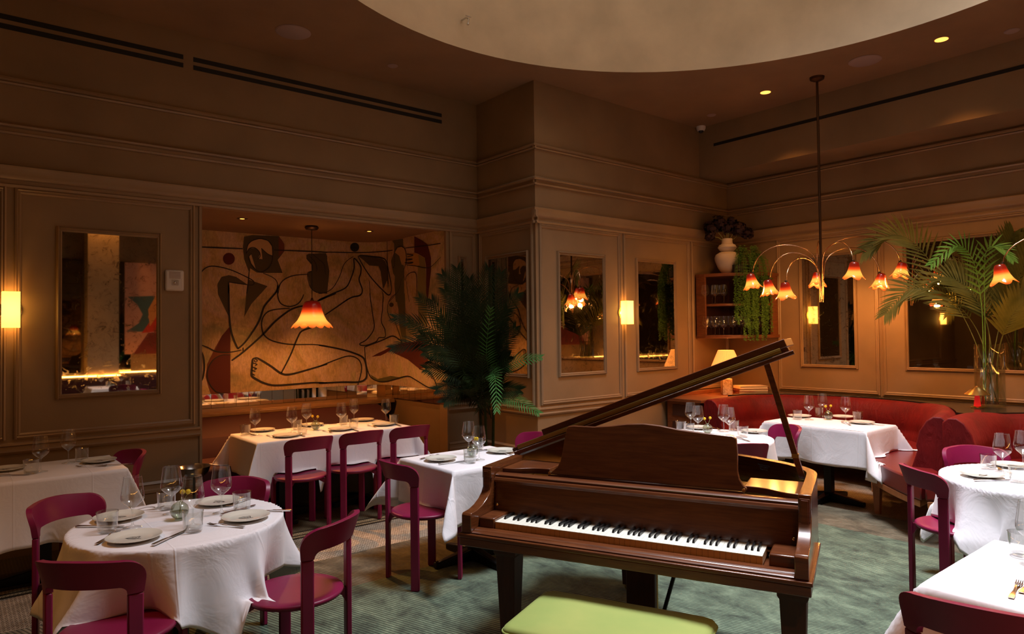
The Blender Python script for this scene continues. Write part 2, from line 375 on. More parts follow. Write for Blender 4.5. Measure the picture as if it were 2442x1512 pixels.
# left wall with alcove opening
mb = MB(); mb.box(XL-T, YW, 0, AX0, YW+T, ZC); mb.box(AX0, YW, AZ, AX1, YW+T, ZC); mb.box(AX1, YW, 0, XC+T, YW+T, ZC)
S(mb, 'wall_left', M_WALL, smooth=False)
mb = MB(); mb.box(AX0-.1, YW+T, 0, AX0, AYB+T, AZ+.1); mb.box(AX0, AYB, 0, AX1, AYB+T, AZ+.1); mb.box(AX1, YW+T, 0, AX1+.1, AYB+T, AZ+.1); S(mb, 'wall_alcove', M_WALL, smooth=False)
S(MB().box(AX0, YW+T, AZ, AX1, AYB, AZ+.1), 'ceiling_alcove', M_CEIL, smooth=False)
S(MB().box(XC, YC+T, 0, XC+T, YW, ZC), 'wall_column_side', M_WALL, smooth=False)
S(MB().box(XC, YC, 0, XR+T, YC+T, ZC), 'wall_column_front', M_WALL, smooth=False)
S(MB().box(XR, YB-T, 0, XR+T, YC, ZC), 'wall_right', M_WALL, smooth=False)
S(MB().box(XB, YB, 3.66, XR, YC, ZC), 'wall_soffit', M_WALL, smooth=False)
S(MB().box(XL-T, YB-T, 0, XL, YW, ZC), 'wall_rear_left', M_WALL, smooth=False)
S(MB().box(XL, YB-T, 0, XR, YB, ZC), 'wall_rear', M_WALL, smooth=False)

# moulding profiles (out, vertical)
BEAD = [(0, -.03), (.020, -.03), (.026, -.016), (.012, -.008), (.034, .004), (.032, .022), (0, .028)]
BAND = [(0, -.05), (.022, -.05), (.028, -.034), (.006, -.026), (.006, .002), (.034, .006), (.040, .020), (.030, .036), (0, .042)]
CORN = [(0, -.105), (.022, -.105), (.028, -.085), (.012, -.075), (.012, -.05), (.035, -.035), (.042, -.015), (.038, .02), (.05, .035), (.052, .055), (.045, .06), (0, .06)]
RAIL = [(0, -.045), (.02, -.045), (.03, -.028), (.018, -.018), (.018, .01), (.034, .02), (.032, .034), (0, .04)]
BASE = [(0, 0), (.022, 0), (.022, .33), (.030, .34), (.030, .36), (.018, .37), (.018, .40), (.026, .41), (.012, .43), (0, .43)]
FR = 0.022
def hmould(name, p0, p1, nrm, z, prof):
    mb = MB(); mb.mould((p0[0], p0[1], z), (p1[0], p1[1], z), nrm, (0, 0, 1), prof); return mb
def frame(mb, p0, p1, nrm, z0, z1, w=FR, d=0.022):
    p0 = Vector((p0[0], p0[1], 0)); p1 = Vector((p1[0], p1[1], 0)); t = (p1-p0).normalized(); nv = Vector(nrm)
    pr = [(0, -w), (d*.7, -w*.9), (d, -w*.35), (d*.55, 0), (d*.7, w*.5), (d*.3, w), (0, w)]
    for z in (z0, z1): mb.mould(p0+Vector((0, 0, z)), p1+Vector((0, 0, z)), nv, (0, 0, 1 if z == z0 else -1), pr)
    for p, s in ((p0, 1), (p1, -1)):
        mb.mould(p+Vector((0, 0, z0-w)), p+Vector((0, 0, z1+w)), nv, t*s, pr)
tn = [2]
def TR(mb, m=M_TRIM): o = S(mb, 'trim_%d' % tn[0], m, angle=50); tn[0] += 1; return o
WALLS = [((XL, YW), (XC, YW), (0, -1, 0)), ((XC, YW), (XC, YC), (-1, 0, 0)), ((XC, YC), (XR, YC), (0, -1, 0)), ((XR, YC), (XR, YB), (-1, 0, 0))]
for p0, p1, nr in WALLS:
    mb = MB()
    for z, pf in ((3.61, BEAD), (3.25, BAND), (2.90, CORN)):
        e = 0.03; q0, q1 = list(p0), list(p1)
        if pf is CORN: e = 0.05
        if nr[0] == 0 and p1 == (XR, YC): q0[0] -= e
        if nr[0] != 0 and p0 == (XC, YW): q1[1] -= e
        mb.mould((q0[0], q0[1], z), (q1[0], q1[1], z), nr, (0, 0, 1), pf)
    TR(mb)
mb = MB()
for a, b in (((XL, YW), (AX0, YW)), ((AX1, YW), (XC, YW))):
    mb.mould((a[0], a[1], .82), (b[0], b[1], .82), (0, -1, 0), (0, 0, 1), RAIL)
mb.mould((XC, YW, .82), (XC, YC-.03, .82), (-1, 0, 0), (0, 0, 1), RAIL); mb.mould((XC-.03, YC, .82), (XR, YC, .82), (0, -1, 0), (0, 0, 1), RAIL)
TR(mb)
k = 0
for nm, a, b, nr in (('left', (XL, YW), (AX0, YW), (0, -1, 0)), ('alcove', (AX1, YW), (XC, YW), (0, -1, 0)), ('column_side', (XC, YW), (XC, YC-.02), (-1, 0, 0)), ('column_front', (XC-.02, YC), (XR, YC), (0, -1, 0))):
    S(MB().mould((a[0], a[1], 0), (b[0], b[1], 0), nr, (0, 0, 1), BASE), 'baseboard_'+nm, M_TRIM)
# panel frames
for lst, nr in (([((-2.2, YW), (.315, YW)), ((.405, YW), (1.65, YW)), ((4.385, YW), (4.705, YW))], (0, -1, 0)),
                ([((XC, 6.39), (XC, 5.49))], (-1, 0, 0)),
                ([((4.83, YC), (6.055, YC)), ((6.145, YC), (7.37, YC)), ((7.445, YC), (8.2, YC))], (0, -1, 0)),
                ([((XR, 4.69), (XR, 3.49)), ((XR, 3.42), (XR, 0.4)), ((XR, .33), (XR, -2.4))], (-1, 0, 0))):
    for a, b in lst:
        mb = MB(); frame(mb, a, b, nr, .905, 2.775); TR(mb)
# alcove reveal trim
mb = MB(); mb.box(AX0-.004, YW-.012, 0, AX0+.018, YW+T, AZ+.012); mb.box(AX1-.018, YW-.012, 0, AX1+.006, YW+T, AZ+.012); mb.box(AX0, YW-.012, AZ-.012, AX1, YW+T, AZ+.012); TR(mb)
# air slots
for a, b in ((-1.0, 1.58), (1.663, 4.278)):
    sl = MB(); [sl.box(a, YW-.004, z-.02, b, YW+.01, z+.02) for z in (4.095, 4.022)]
    lf = sl.build('linear_air_slot', M_BLACK, smooth=False)
    tag(lf, 'pair of black air slots high on the left wall, %s pair' % ('left' if a < 0 else 'right, longer'), 'vent', 'air slots on the left wall')
sl = MB().box(XB-.004, -2.0, 4.025, XB+.01, 5.205, 4.062).build('linear_air_slot', M_BLACK, smooth=False)
tag(sl, 'single long black air slot high on the right-hand soffit', 'vent')

# ---------------------------------------------------------------- mirrors
def mirror(p0, p1, nr, z0, z1, label, m=M_MIRR):
    c = ((p0[0]+p1[0])/2, (p0[1]+p1[1])/2, (z0+z1)/2); t = thing('wall_mirror', label, 'mirror', c)
    q0 = (p0[0]-c[0], p0[1]-c[1]); q1 = (p1[0]-c[0], p1[1]-c[1])
    mb = MB(); frame(mb, q0, q1, nr, z0-c[2], z1-c[2], 0.02, 0.028); mb.build('frame', M_TRIM, t, angle=50)
    g = MB(); a, b = Vector((*q0, 0)), Vector((*q1, 0)); nv = Vector(nr)
    mid = (a+b)/2+nv*.004; g.obox(mid, (b-a)/2, nv*.003, Vector((0, 0, (z1-z0)/2))); g.build('mirror_glass', m, t, smooth=False); return t
mirror((.67, YW), (1.385, YW), (0, -1, 0), 1.185, 2.505, 'tall antique mirror on the dark left wall beside the wall lamp')
mirror((4.498, YW), (4.572, YW), (0, -1, 0), 1.185, 2.505, 'very narrow mirror strip behind the tip of the corner palm')
mirror((XC, 6.27), (XC, 5.56), (-1, 0, 0), 1.185, 2.50, 'antique mirror on the shaded side wall behind the corner palm')
mirror((5.085, YC), (5.79, YC), (0, -1, 0), 1.185, 2.50, 'mirror left of the lit wall lamp on the pier facing the piano')
mirror((6.36, YC), (7.085, YC), (0, -1, 0), 1.185, 2.50, 'mirror right of the lit wall lamp, left of the corner shelf')
mirror((XR, 4.395), (XR, 3.73), (-1, 0, 0), 1.195, 2.55, 'mirror behind the chandelier on the right wall, a trailing plant reflected')
mirror((XR, 3.175), (XR, 0.65), (-1, 0, 0), 1.195, 2.60, 'wide dark mirror behind the palm on the right wall', M_MIRRC)

# ---------------------------------------------------------------- sconces
M_ALAB = mat('lit_alabaster', (0.9, 0.75, 0.5), 0.5, emit=(1.0, 0.5, 0.09), es=4.6)
_t = coords(M_ALAB, kind='Object'); _l = N(M_ALAB, 'ShaderNodeVectorMath', operation='LENGTH'); L(M_ALAB, _t, _l.inputs[0])
_c = ramp(M_ALAB, _l.outputs['Value'], [(0.02, (1.0, 0.62, 0.16)), (0.09, (1.0, 0.50, 0.09)), (0.17, (0.85, 0.36, 0.05))])
L(M_ALAB, _c, M_ALAB.node_tree.nodes['Principled BSDF'].inputs['Emission Color'])
M_BULB = mat('lit_bulb', (1, .8, .5), .5, emit=(1.0, .62, .25), es=16)
def sconce(x, y, z, label, w):
    t = thing('wall_lamp', label, 'wall lamp', (x, y, z))
    bp = MB(); pr = [(0.075, 0), (0.075, .012), (0.06, .018), (0.001, .018)]
    vs = []; 
    bp.lathe(pr, 32); bp.v = [(a, -c-0.001, b) for a, b, c in bp.v]; bp.build('back_plate', M_BRASS, t)
    sh = MB(); sh.box(-.055, -.125, -.135, .055, -.118, .135); sh.box(-.055, -.118, -.135, -.048, -.030, .135); sh.box(.048, -.118, -.135, .055, -.030, .135); sh.build('alabaster_shade', M_ALAB, t, smooth=False)
    MB().sphere((0, -.07, 0), .022, 14, 9).build('bulb', M_BULB, t); lamp('sconce_bulb', 'POINT', (0, -.075, 0), w, WARM, .022, parent=t)
    MB().tube([(0, -.018, 0), (0, -.036, 0)], .02, 12).build('arm', M_BRASS, t)
    return t
sconce(.36, YW, 1.862, 'lit alabaster box wall lamp at far left, beside the antique mirror', 18)
sconce(-2.25, YW, 1.862, 'alabaster wall lamp further left, outside the picture', 9)
sconce(6.10, YC, 1.865, 'lit alabaster box wall lamp between two mirrors on the pier', 20)

# strobe
t = thing('alarm_strobe', 'white wall alarm with clear strobe right of the left mirror', 'alarm', (1.505, YW, 2.13))
MB().box(-.075, -.03, -.09, .075, 0, .09).build('housing', M_WHITEP, t, bevel=.015)
gr = MB(); [gr.box(-.045, -.033, .018+i*.012, .045, -.0295, .023+i*.012) for i in range(5)]; gr.build('speaker_grille', M_GREYP, t, smooth=False)
MB().box(-.028, -.042, -.045, .028, -.03, .005).build('strobe_lens', M_GLASS, t, bevel=.004)
MB().sphere((0, -.034, -.02), .012, 10, 6).build('bulb', M_STEEL, t)

# ---------------------------------------------------------------- ceiling fittings
def disc(x, y, r, name, label, cat, m, z=ZC, group=None):
    t = thing(name, label, cat, (x, y, z), 0, group)
    MB().lathe([(r, -.001), (r, -.008), (r-.006, -.012), (.001, -.012)], 36).build('cover', m, t)
    MB().lathe([(r+.004, 0), (r+.006, -.004), (r, -.006), (r, 0)], 36, cap=False).build('rim', M_GREYP, t)
    return t
disc(2.33, 5.845, .145, 'ceiling_speaker', 'large round ceiling speaker near the left wall', 'speaker', M_GREYP)
disc(7.04, 3.03, .145, 'ceiling_speaker', 'large round ceiling speaker right of the chandelier pole', 'speaker', M_GREYP)
disc(3.40, 5.99, .045, 'smoke_sensor', 'small blank ceiling disc between left speaker and pier', 'sensor', M_GREYP)
disc(7.29, 4.985, .05, 'smoke_sensor', 'small blank ceiling disc near the dome camera', 'sensor', M_GREYP)
disc(7.39, 1.90, .055, 'smoke_sensor', 'small blank ceiling disc at the upper right edge', 'sensor', M_GREYP)
M_LED = mat('lit_downlight', (1, .6, .2), .5, emit=(1.0, 0.40, 0.07), es=2.6)
for x, y, lb in ((7.085, 4.135, 'lit amber recessed downlight left of the chandelier pole'), (7.09, 2.365, 'lit amber recessed downlight near the upper right'),
    (-1.3, 3.6, 'amber recessed downlight left of the round front table, outside the picture'), (0.9, -1.0, 'amber recessed downlight behind the camera'), (2.3, -2.02, 'amber recessed downlight washing the rear pier, outside the picture')):  # the last one is an added lamp, brightening the mirrored rear pier
    t = thing('downlight', lb, 'ceiling light', (x, y, ZC))
    MB().lathe([(.055, -.001), (.055, -.004), (.001, -.004)], 28).build('lens', M_LED, t)
    MB().lathe([(.056, 0), (.064, -.003), (.064, 0)], 28, cap=False).build('trim_ring', M_CEIL, t)
    lamp('downlight_beam', 'SPOT', (0, 0, -.03), {7.085: 70, 7.09: 70, -1.3: 120, .9: 200}.get(x, 90), AMBER, .04, spot=95, parent=t)
for x, y, lb in ((2.27, 7.03, 'lit recessed spot in alcove ceiling, left of the pendant'), (3.70, 7.08, 'lit recessed spot in alcove ceiling, right of the pendant')):
    t = thing('downlight', lb, 'ceiling light', (x, y, AZ))
    MB().lathe([(.022, -.001), (.022, -.005), (.001, -.005)], 24).build('lens', M_LED, t)
    MB().lathe([(.024, -.001), (.024, -.004), (.05, -.003), (.053, 0)], 28, cap=False).build('trim_ring', M_BRONZE, t)
    lamp('downlight_beam', 'SPOT', (0, 0, -.03), 260 if x < 3 else 60, AMBER, .02, spot=72, parent=t, rot=(R_(-22), 0, 0))
t = thing('dome_camera', 'small white dome security camera in the ceiling corner', 'camera', (7.60, 5.36, ZC))
MB().lathe([(.06, 0), (.058, -.03), (.045, -.055), (.03, -.06)], 28, cap=False).build('housing', M_WHITEP, t)
MB().sphere((0, 0, -.05), .036, 16, 10).build('lens_dome', M_BLACK, t)
hk = MB(); hx, hy = DRX+2.80*math.cos(R_(98)), DRY+2.80*math.sin(R_(98))
hk.tube([(0, .09, .02), (0, .02, .02), (.01, -.01, 0), (0, -.01, -.05)], .008, 8); hk.tube([(-.02, 0, .03), (.03, -.02, .02)], .006, 6); hk.sphere((0, -.01, -.05), .012, 8, 6)
o = hk.build('wire_hook', M_STEEL); o.location = (3.70, 5.135, 4.55); tag(o, 'small metal hook high on the cream drum wall', 'hook')

# ================================================================ ALCOVE: mural, mirror strip, ledge, banquette
def mural_xy(s, off=0.0):
    L1 = AX1-ARAD-AX0; L2 = ARAD*PI/2
    if s <= L1: return (AX0+s, AYB-.02-off)
    if s <= L1+L2:
        a = PI/2-(s-L1)/ARAD; r = ARAD-.02-off; return (AX1-ARAD+r*math.cos(a), AYB-ARAD+r*math.sin(a))
    return (AX1-.02-off, AYB-ARAD-(s-L1-L2))
def mural_hit(px, py):
    L1 = AX1-ARAD-AX0; L2 = ARAD*PI/2; d = ray(px, py); p = CAM+d*((AYB-.02)/d.y)
    if p.x <= AX1-ARAD: return (p.x-AX0, p.z)
    q = CAM+d*((AX1-.02)/d.x)
    if q.y <= AYB-ARAD: return (L1+L2+(AYB-ARAD-q.y), q.z)
    cx, cy, r = AX1-ARAD, AYB-ARAD, ARAD-.02
    A = d.x**2+d.y**2; B = -2*(d.x*cx+d.y*cy); Cc = cx*cx+cy*cy-r*r; t = (-B+math.sqrt(max(B*B-4*A*Cc, 0)))/(2*A)
    h = CAM+d*t; a = math.atan2(h.y-cy, h.x-cx); return (L1+(PI/2-a)*ARAD, h.z)
SMAX = (AX1-ARAD-AX0)+ARAD*PI/2+(AYB-ARAD-YW-.02)
ZS = {1: (6.874, 470, 480), 2: (6.3, 760, 480), 3: (5.4, 470, 680), 4: (5.4, 760, 700)}
def conv(z, pts): s, a, b = ZS[z]; return [mural_hit(a+x/s, b+y/s) for x, y in pts]
def mural_paint_mat():
    m = mat('mural_ground', (0.5, 0.3, 0.15), 0.75); v = coords(m)
    n1 = noise(m, v, 1.6, 5, 0.6, 1.5); n2 = noise(m, coords(m, (3, 3, 1)), 9, 6, 0.7, 2.0)
    c1 = ramp(m, n1, [(0.33, (0.36, 0.30, 0.15)), (0.45, (0.58, 0.40, 0.20)), (0.56, (0.66, 0.46, 0.33)), (0.68, (0.58, 0.47, 0.25))])
    c2 = ramp(m, n2, [(0.3, (0.62, 0.62, 0.62)), (0.6, (1, 1, 1))])
    mx = N(m, 'ShaderNodeMix', data_type='RGBA', blend_type='MULTIPLY'); mx.inputs['Factor'].default_value = 1
    L(m, c1, mx.inputs[6]); L(m, c2, mx.inputs[7]); base(m, mx.outputs[2]); return m
MUR = [mural_paint_mat(), mat('mural_olive', (0.085, 0.062, 0.032), .8), mat('mural_maroon', (0.10, 0.014, 0.011), .8), mat('mural_tan', (0.58, 0.38, 0.20), .8),
       mat('mural_green', (0.13, 0.115, 0.045), .8), mat('mural_ochre', (0.50, 0.28, 0.08), .8), mat('mural_line', (0.015, 0.011, 0.010), .7), mat('mural_rust', (0.17, 0.045, 0.02), .8), mat('mural_moss', (0.27, 0.22, 0.08), .8)]
mu = MB()
ss = [i*SMAX/70 for i in range(71)]
mu.grid([[(*mural_xy(s, 0), z) for s in ss] for z in (1.005, AZ)])
mu.grid([[(*mural_xy(s, -.018), z) for s in ss] for z in (1.005, AZ)]); mu.grid([[(*mural_xy(s, o), 1.005) for s in ss] for o in (0, -.018)]); 
FILLN = [0]
def fill(z, pts, mi, off=.002, raw=False):
    FILLN[0] += 1; off += FILLN[0]*.00006
    P = pts if raw else conv(z, pts); bm = bmesh.new(); vs = [bm.verts.new((a, 0, b)) for a, b in P]
    for tri in tessellate_polygon([[Vector((a, b, 0)) for a, b in P]]):
        try: bm.faces.new([vs[i] for i in tri])
        except Exception: pass
    for _ in range(3):
        es = [e for e in bm.edges if e.calc_length() > .12]
        if not es: break
        bmesh.ops.subdivide_edges(bm, edges=es, cuts=1)
    bmesh.ops.triangulate(bm, faces=bm.faces); bm.verts.ensure_lookup_table(); bm.verts.index_update()
    V = [(*mural_xy(min(max(v.co.x, 0), SMAX), off), min(max(v.co.z, 1.006), AZ-.002)) for v in bm.verts]
    mu.add(V, [tuple(v.index for v in f.verts) for f in bm.faces], mi); bm.free()
def spline(P, k=5):
    out = []
    for i in range(len(P)-1):
        p0, p1, p2, p3 = P[max(i-1, 0)], P[i], P[i+1], P[min(i+2, len(P)-1)]
        for j in range(k):
            t = j/k; out.append(tuple(.5*((2*b)+(-a+c)*t+(2*a-5*b+4*c-d)*t*t+(-a+3*b-3*c+d)*t**3) for a, b, c, d in zip(p0, p1, p2, p3)))
    out.append(P[-1]); return out
def stroke(z, pts, w, k=5, mi=6):
    P = spline(conv(z, pts), k) if len(pts) > 2 else conv(z, pts)
    if len(pts) == 2: a, b = P; P = [(a[0]+(b[0]-a[0])*i/14, a[1]+(b[1]-a[1])*i/14) for i in range(15)]
    w = w/ZS[z][0]*0.0040*.5*2.3; lo, hi = [], []
    for i, (s, zz) in enumerate(P):
        a = P[max(i-1, 0)]; b = P[min(i+1, len(P)-1)]; dx, dz = b[0]-a[0], b[1]-a[1]; l = math.hypot(dx, dz) or 1
        e = w*(.55+.45*math.sin(PI*min(1, (i+.6)/len(P)))**.4); nx, nz = -dz/l*e, dx/l*e
        lo.append((s-nx, zz-nz)); hi.append((s+nx, zz+nz))
    f = lambda q: (*mural_xy(min(max(q[0], 0), SMAX), .0075), min(max(q[1], 1.006), AZ-.002))
    mu.grid([[f(q) for q in lo], [f(q) for q in hi]], mi=mi)
def circ(z, cx, cy, r, mi): fill(z, [(cx+r*math.cos(2*PI*i/28), cy+r*math.sin(2*PI*i/28)) for i in range(28)], mi)
# fields of colour
fill(1, [(770,580),(900,555),(1340,570),(1430,700),(1430,820),(1320,960),(1400,1175),(1080,1175),(850,1160),(770,950),(750,760)], 1)
fill(1, [(1335,580),(1400,650),(1430,720),(1430,820),(1335,905)], 7, .003)
fill(1, [(810,830),(830,720),(900,650),(1030,615),(1160,650),(1225,740),(1235,890),(1150,860),(1050,770),(1070,950),(1000,940),(1035,850),(960,770),(870,770)], 3, .003)
fill(1, [(850,900),(885,865),(960,1110),(890,1020)], 3, .003)
fill(1, [(870,1100),(1010,1190),(1060,1180),(1000,1210),(860,1170)], 3, .003); fill(1, [(905,1260),(1000,1200),(1100,1190),(1230,1300),(1120,1300),(1090,1240)], 3, .003)
circ(1, 520, 943, 98, 2)
fill(1, [(340,1512),(335,1350),(400,1240),(520,1210),(640,1240),(830,1370),(515,1325),(515,1520)], 1); fill(3, [(262,-5),(405,-5),(405,400),(330,250),(270,120)], 1)
fill(1, [(860,1290),(1150,1390),(1040,1520),(820,1520),(835,1300)], 1); fill(3, [(645,0),(905,15),(700,240),(605,410)], 1)
fill(1, [(1790,880),(1830,860),(1900,860),(2110,850),(2131,900),(2131,1512),(1950,1500),(1860,1420),(1810,1200),(1840,1150),(1880,1140),(1880,1050),(1790,940)], 1)
fill(2, [(-6,780),(105,780),(160,1050),(130,1340),(-6,1390)], 1)
fill(3, [(1440,0),(1674,-5),(1674,80),(1600,112),(1500,80)], 1)
fill(3, [(415,540),(428,600),(428,1400),(180,1415),(110,1180),(130,1020),(230,810),(320,650)], 7); fill(3, [(428,900),(428,1393),(280,1385),(210,1340),(150,1250),(130,1150),(150,1050),(220,950),(320,900)], 2, .003); fill(3, [(415,540),(428,600),(428,860),(330,865),(230,850),(320,650)], 2, .003)
circ(2, 540, 690, 68, 6)
fill(2, [(590,820),(700,815),(950,860),(1000,900),(1040,1000),(1060,1310),(1030,1190),(970,1320),(930,1050),(900,975),(760,965),(680,890)], 1)
fill(2, [(1110,590),(1270,562),(1290,1512),(1160,1512),(1140,1240),(1150,1130),(1120,1080),(1090,900),(1140,760),(1135,640)], 4)
fill(4, [(990,0),(1110,0),(1130,620),(1080,620),(1040,400),(1030,200)], 4)
fill(2, [(1150,770),(1190,700),(1250,685),(1310,730),(1320,900),(1280,960),(1250,950),(1215,820)], 3, .003)
fill(2, [(1440,525),(1560,590),(1640,650),(1690,850),(1690,1050),(1640,1512),(1615,1512),(1620,1000),(1600,850),(1500,790),(1440,770)], 2)
fill(2, [(1500,800),(1600,860),(1620,1300),(1600,1512),(1490,1512),(1490,1100)], 8)
fill(2, [(1330,790),(1440,775),(1500,800),(1520,960),(1460,970),(1340,950)], 5)
fill(4, [(1280,0),(1390,0),(1400,420),(1290,380)], 8)
fill(4, [(680,815),(760,770),(920,690),(1080,630),(1250,620),(1310,540),(1400,530),(1410,880),(1380,950),(1300,970),(1150,850),(1000,780),(920,735),(800,800)], 2)
fill(4, [(660,1040),(760,1100),(930,1060),(1050,1080),(900,1135),(800,1135),(700,1105)], 4); circ(4, 940, 145, 28, 1)
# ink lines
for z, w, p in (
 (1,12,[(30,750),(745,780)]),(1,10,[(1260,800),(1880,825),(2131,840)]),
 (1,9,[(40,1290),(60,1180),(130,1100),(240,1065),(400,1085),(560,1130),(700,1190),(880,1280),(930,1330),(910,1370),(830,1370)]),(1,9,[(830,1370),(515,1325)]),(1,9,[(515,1325),(515,1512)]),
 (1,9,[(850,1160),(830,1400),(810,1512)]),(1,7,[(800,860),(830,720),(900,650),(1030,615),(1160,650),(1230,750),(1230,950),(1180,1080),(1080,1150),(1000,1150),(900,1060),(850,960),(850,900),(890,860)]),
 (1,7,[(800,860),(850,780),(930,760),(1010,820),(1030,900),(990,950)]),(1,6,[(1050,770),(1150,860),(1230,900)]),(1,7,[(1080,1180),(1220,1240),(1300,1310),(1320,1420),(1280,1512)]),(1,8,[(1810,1200),(1600,1215),(1450,1270),(1360,1360),(1325,1512)]),
 (1,6,[(1790,940),(1880,1030),(1880,1140),(1810,1180),(1820,1300),(1860,1420),(1950,1490),(2131,1512)]),(1,5,[(1880,860),(2000,960),(2080,1040),(2100,1200)]),(1,5,[(1840,900),(1930,1000),(1960,1100),(1950,1150)]),
 (3,12,[(405,0),(410,350),(430,560),(470,700),(525,820)]),(3,12,[(525,820),(620,730),(740,560),(810,430),(860,280),(940,180),(1020,80),(1035,0)]),(3,8,[(1060,0),(1035,60),(1040,160),(1080,240),(1180,275),(1280,250),(1340,190),(1370,120)]),
 (3,9,[(1190,297),(1000,315),(900,350),(840,430),(830,540),(860,640),(950,710),(1100,750),(1250,765),(1500,765),(1674,785)]),(3,13,[(445,970),(600,855),(850,630),(1000,470),(1180,330),(1300,280),(1400,265)]),(3,12,[(1540,210),(1674,150)]),
 (3,8,[(30,765),(130,800),(230,850),(330,865),(450,860),(570,835)]),(3,10,[(30,840),(70,890),(90,1000),(90,1100),(70,1200),(30,1270)]),(3,6,[(428,898),(320,900),(220,950),(150,1050),(130,1150),(150,1250),(210,1340),(280,1385),(428,1395)]),
 (3,13,[(770,935),(720,950),(710,1000),(705,1060),(700,1120),(705,1170),(760,1210),(860,1260),(1000,1290),(1250,1275),(1500,1255),(1674,1260)]),(3,13,[(770,935),(850,980),(960,1050),(1080,1135),(1180,1150),(1350,1110),(1674,1015)]),
 (3,6,[(715,1000),(770,1020),(740,1040)]),(3,6,[(705,1050),(765,1075),(735,1085)]),(3,6,[(700,1095),(750,1110)]),(3,6,[(705,1140),(745,1160)]),(3,5,[(755,950),(775,970),(755,990),(735,970),(755,950)]),
 (3,12,[(1080,1135),(1200,900),(1290,680),(1350,590),(1500,540)]),(3,20,[(585,822),(597,822)]),
 (2,8,[(0,765),(400,770),(850,765),(1120,735)]),(2,7,[(1305,705),(1640,665),(1840,635)]),(2,6,[(1035,600),(1040,1300)]),
 (2,12,[(0,1480),(200,1390),(400,1300),(480,1160),(530,1000),(525,870),(560,880),(630,980),(630,1080),(605,1180),(655,1330),(620,1410),(500,1440),(370,1512)]),(2,6,[(0,1390),(100,1370),(210,1300),(310,1130),(370,960),(440,880),(520,830)]),
 (2,11,[(590,830),(680,990),(800,1160),(950,1320),(1060,1410),(1100,1310),(1060,1080),(1020,900),(950,850),(800,830),(640,815),(590,830)]),(2,5,[(755,1180),(770,1300),(780,1512)]),(2,6,[(955,1350),(975,1420),(975,1512)]),
 (2,5,[(1060,1512),(1200,1350),(1250,1170)]),(2,7,[(1310,1190),(1330,1120),(1400,1070),(1470,1090),(1480,1300),(1480,1512)]),(2,6,[(1325,1200),(1340,1350),(1370,1512)]),(2,7,[(1330,795),(1430,810),(1340,835)]),(2,7,[(1310,870),(1420,870),(1310,890)]),(2,7,[(1300,920),(1430,920),(1320,945)]),
 (2,6,[(1330,960),(1450,970),(1600,1000),(1700,980),(1840,840)]),(2,7,[(1140,760),(1190,690),(1260,680),(1310,740),(1325,900),(1280,1050),(1300,1190)]),(2,6,[(1140,760),(1145,960),(1120,1000)]),
 (4,10,[(0,85),(220,0)]),(4,10,[(80,275),(220,180),(400,60),(520,30),(555,0)]),(4,8,[(660,0),(675,120),(700,290),(715,450),(620,590),(525,650),(600,670),(740,620),(780,570),(860,560),(855,460),(810,360),(825,200),(835,0)]),
 (4,6,[(1000,0),(920,80),(890,200),(920,310),(980,345),(1020,320)]),(4,6,[(985,350),(1080,630)]),(4,10,[(590,690),(800,610),(950,548),(1040,590),(1080,630)]),
 (4,9,[(590,690),(610,900),(660,1060),(740,1120),(850,1135),(1000,1100),(1150,1065),(1250,1110),(1400,1200),(1490,1225),(1525,1200),(1510,1150),(1490,1100),(1430,1010),(1300,970)]),
 (4,14,[(0,665),(200,700),(400,750),(550,810),(600,880),(620,1040),(590,1110),(500,1140),(300,1140),(0,1155)]),(4,9,[(0,940),(200,860),(380,805),(500,840),(550,930),(540,1040),(500,1180)]),(4,5,[(1440,1020),(1420,1035),(1460,1050)]),(4,5,[(1470,1060),(1450,1080),(1480,1100)])):
    stroke(z, p, w)
o = mu.build('mural', MUR, smooth=False); tag(o, 'wall-size painted mural of reclining outlined figures in the alcove', 'mural')
# tiled mirror strip below the mural
mt = thing('mirror_tile_strip', 'low strip of mirror tiles under the painted mural', 'mirror', (AX0, YW, 0))
tw = .135; k = int(SMAX/tw)
bk = MB(); tl = MB()
for i in range(k+1):
    s0, s1 = i*tw+.0015, min((i+1)*tw-.0015, SMAX)
    if s1-s0 < .02: continue
    a, b = mural_xy(s0, .002), mural_xy(s1, .002); a2, b2 = mural_xy(s0, -.015), mural_xy(s1, -.015); j = (random.random()-.5)*.003
    tl.add([(a[0]-AX0, a[1]-YW+j, .85), (b[0]-AX0, b[1]-YW-j, .85), (b2[0]-AX0, b2[1]-YW, .85), (a2[0]-AX0, a2[1]-YW, .85), (a[0]-AX0, a[1]-YW+j, 1.004), (b[0]-AX0, b[1]-YW-j, 1.004), (b2[0]-AX0, b2[1]-YW, 1.004), (a2[0]-AX0, a2[1]-YW, 1.004)],
           [(0,1,5,4),(1,2,6,5),(2,3,7,6),(3,0,4,7),(4,5,6,7),(0,3,2,1)])
tl.build('mirror_tiles', M_MIRRT, mt, smooth=False)
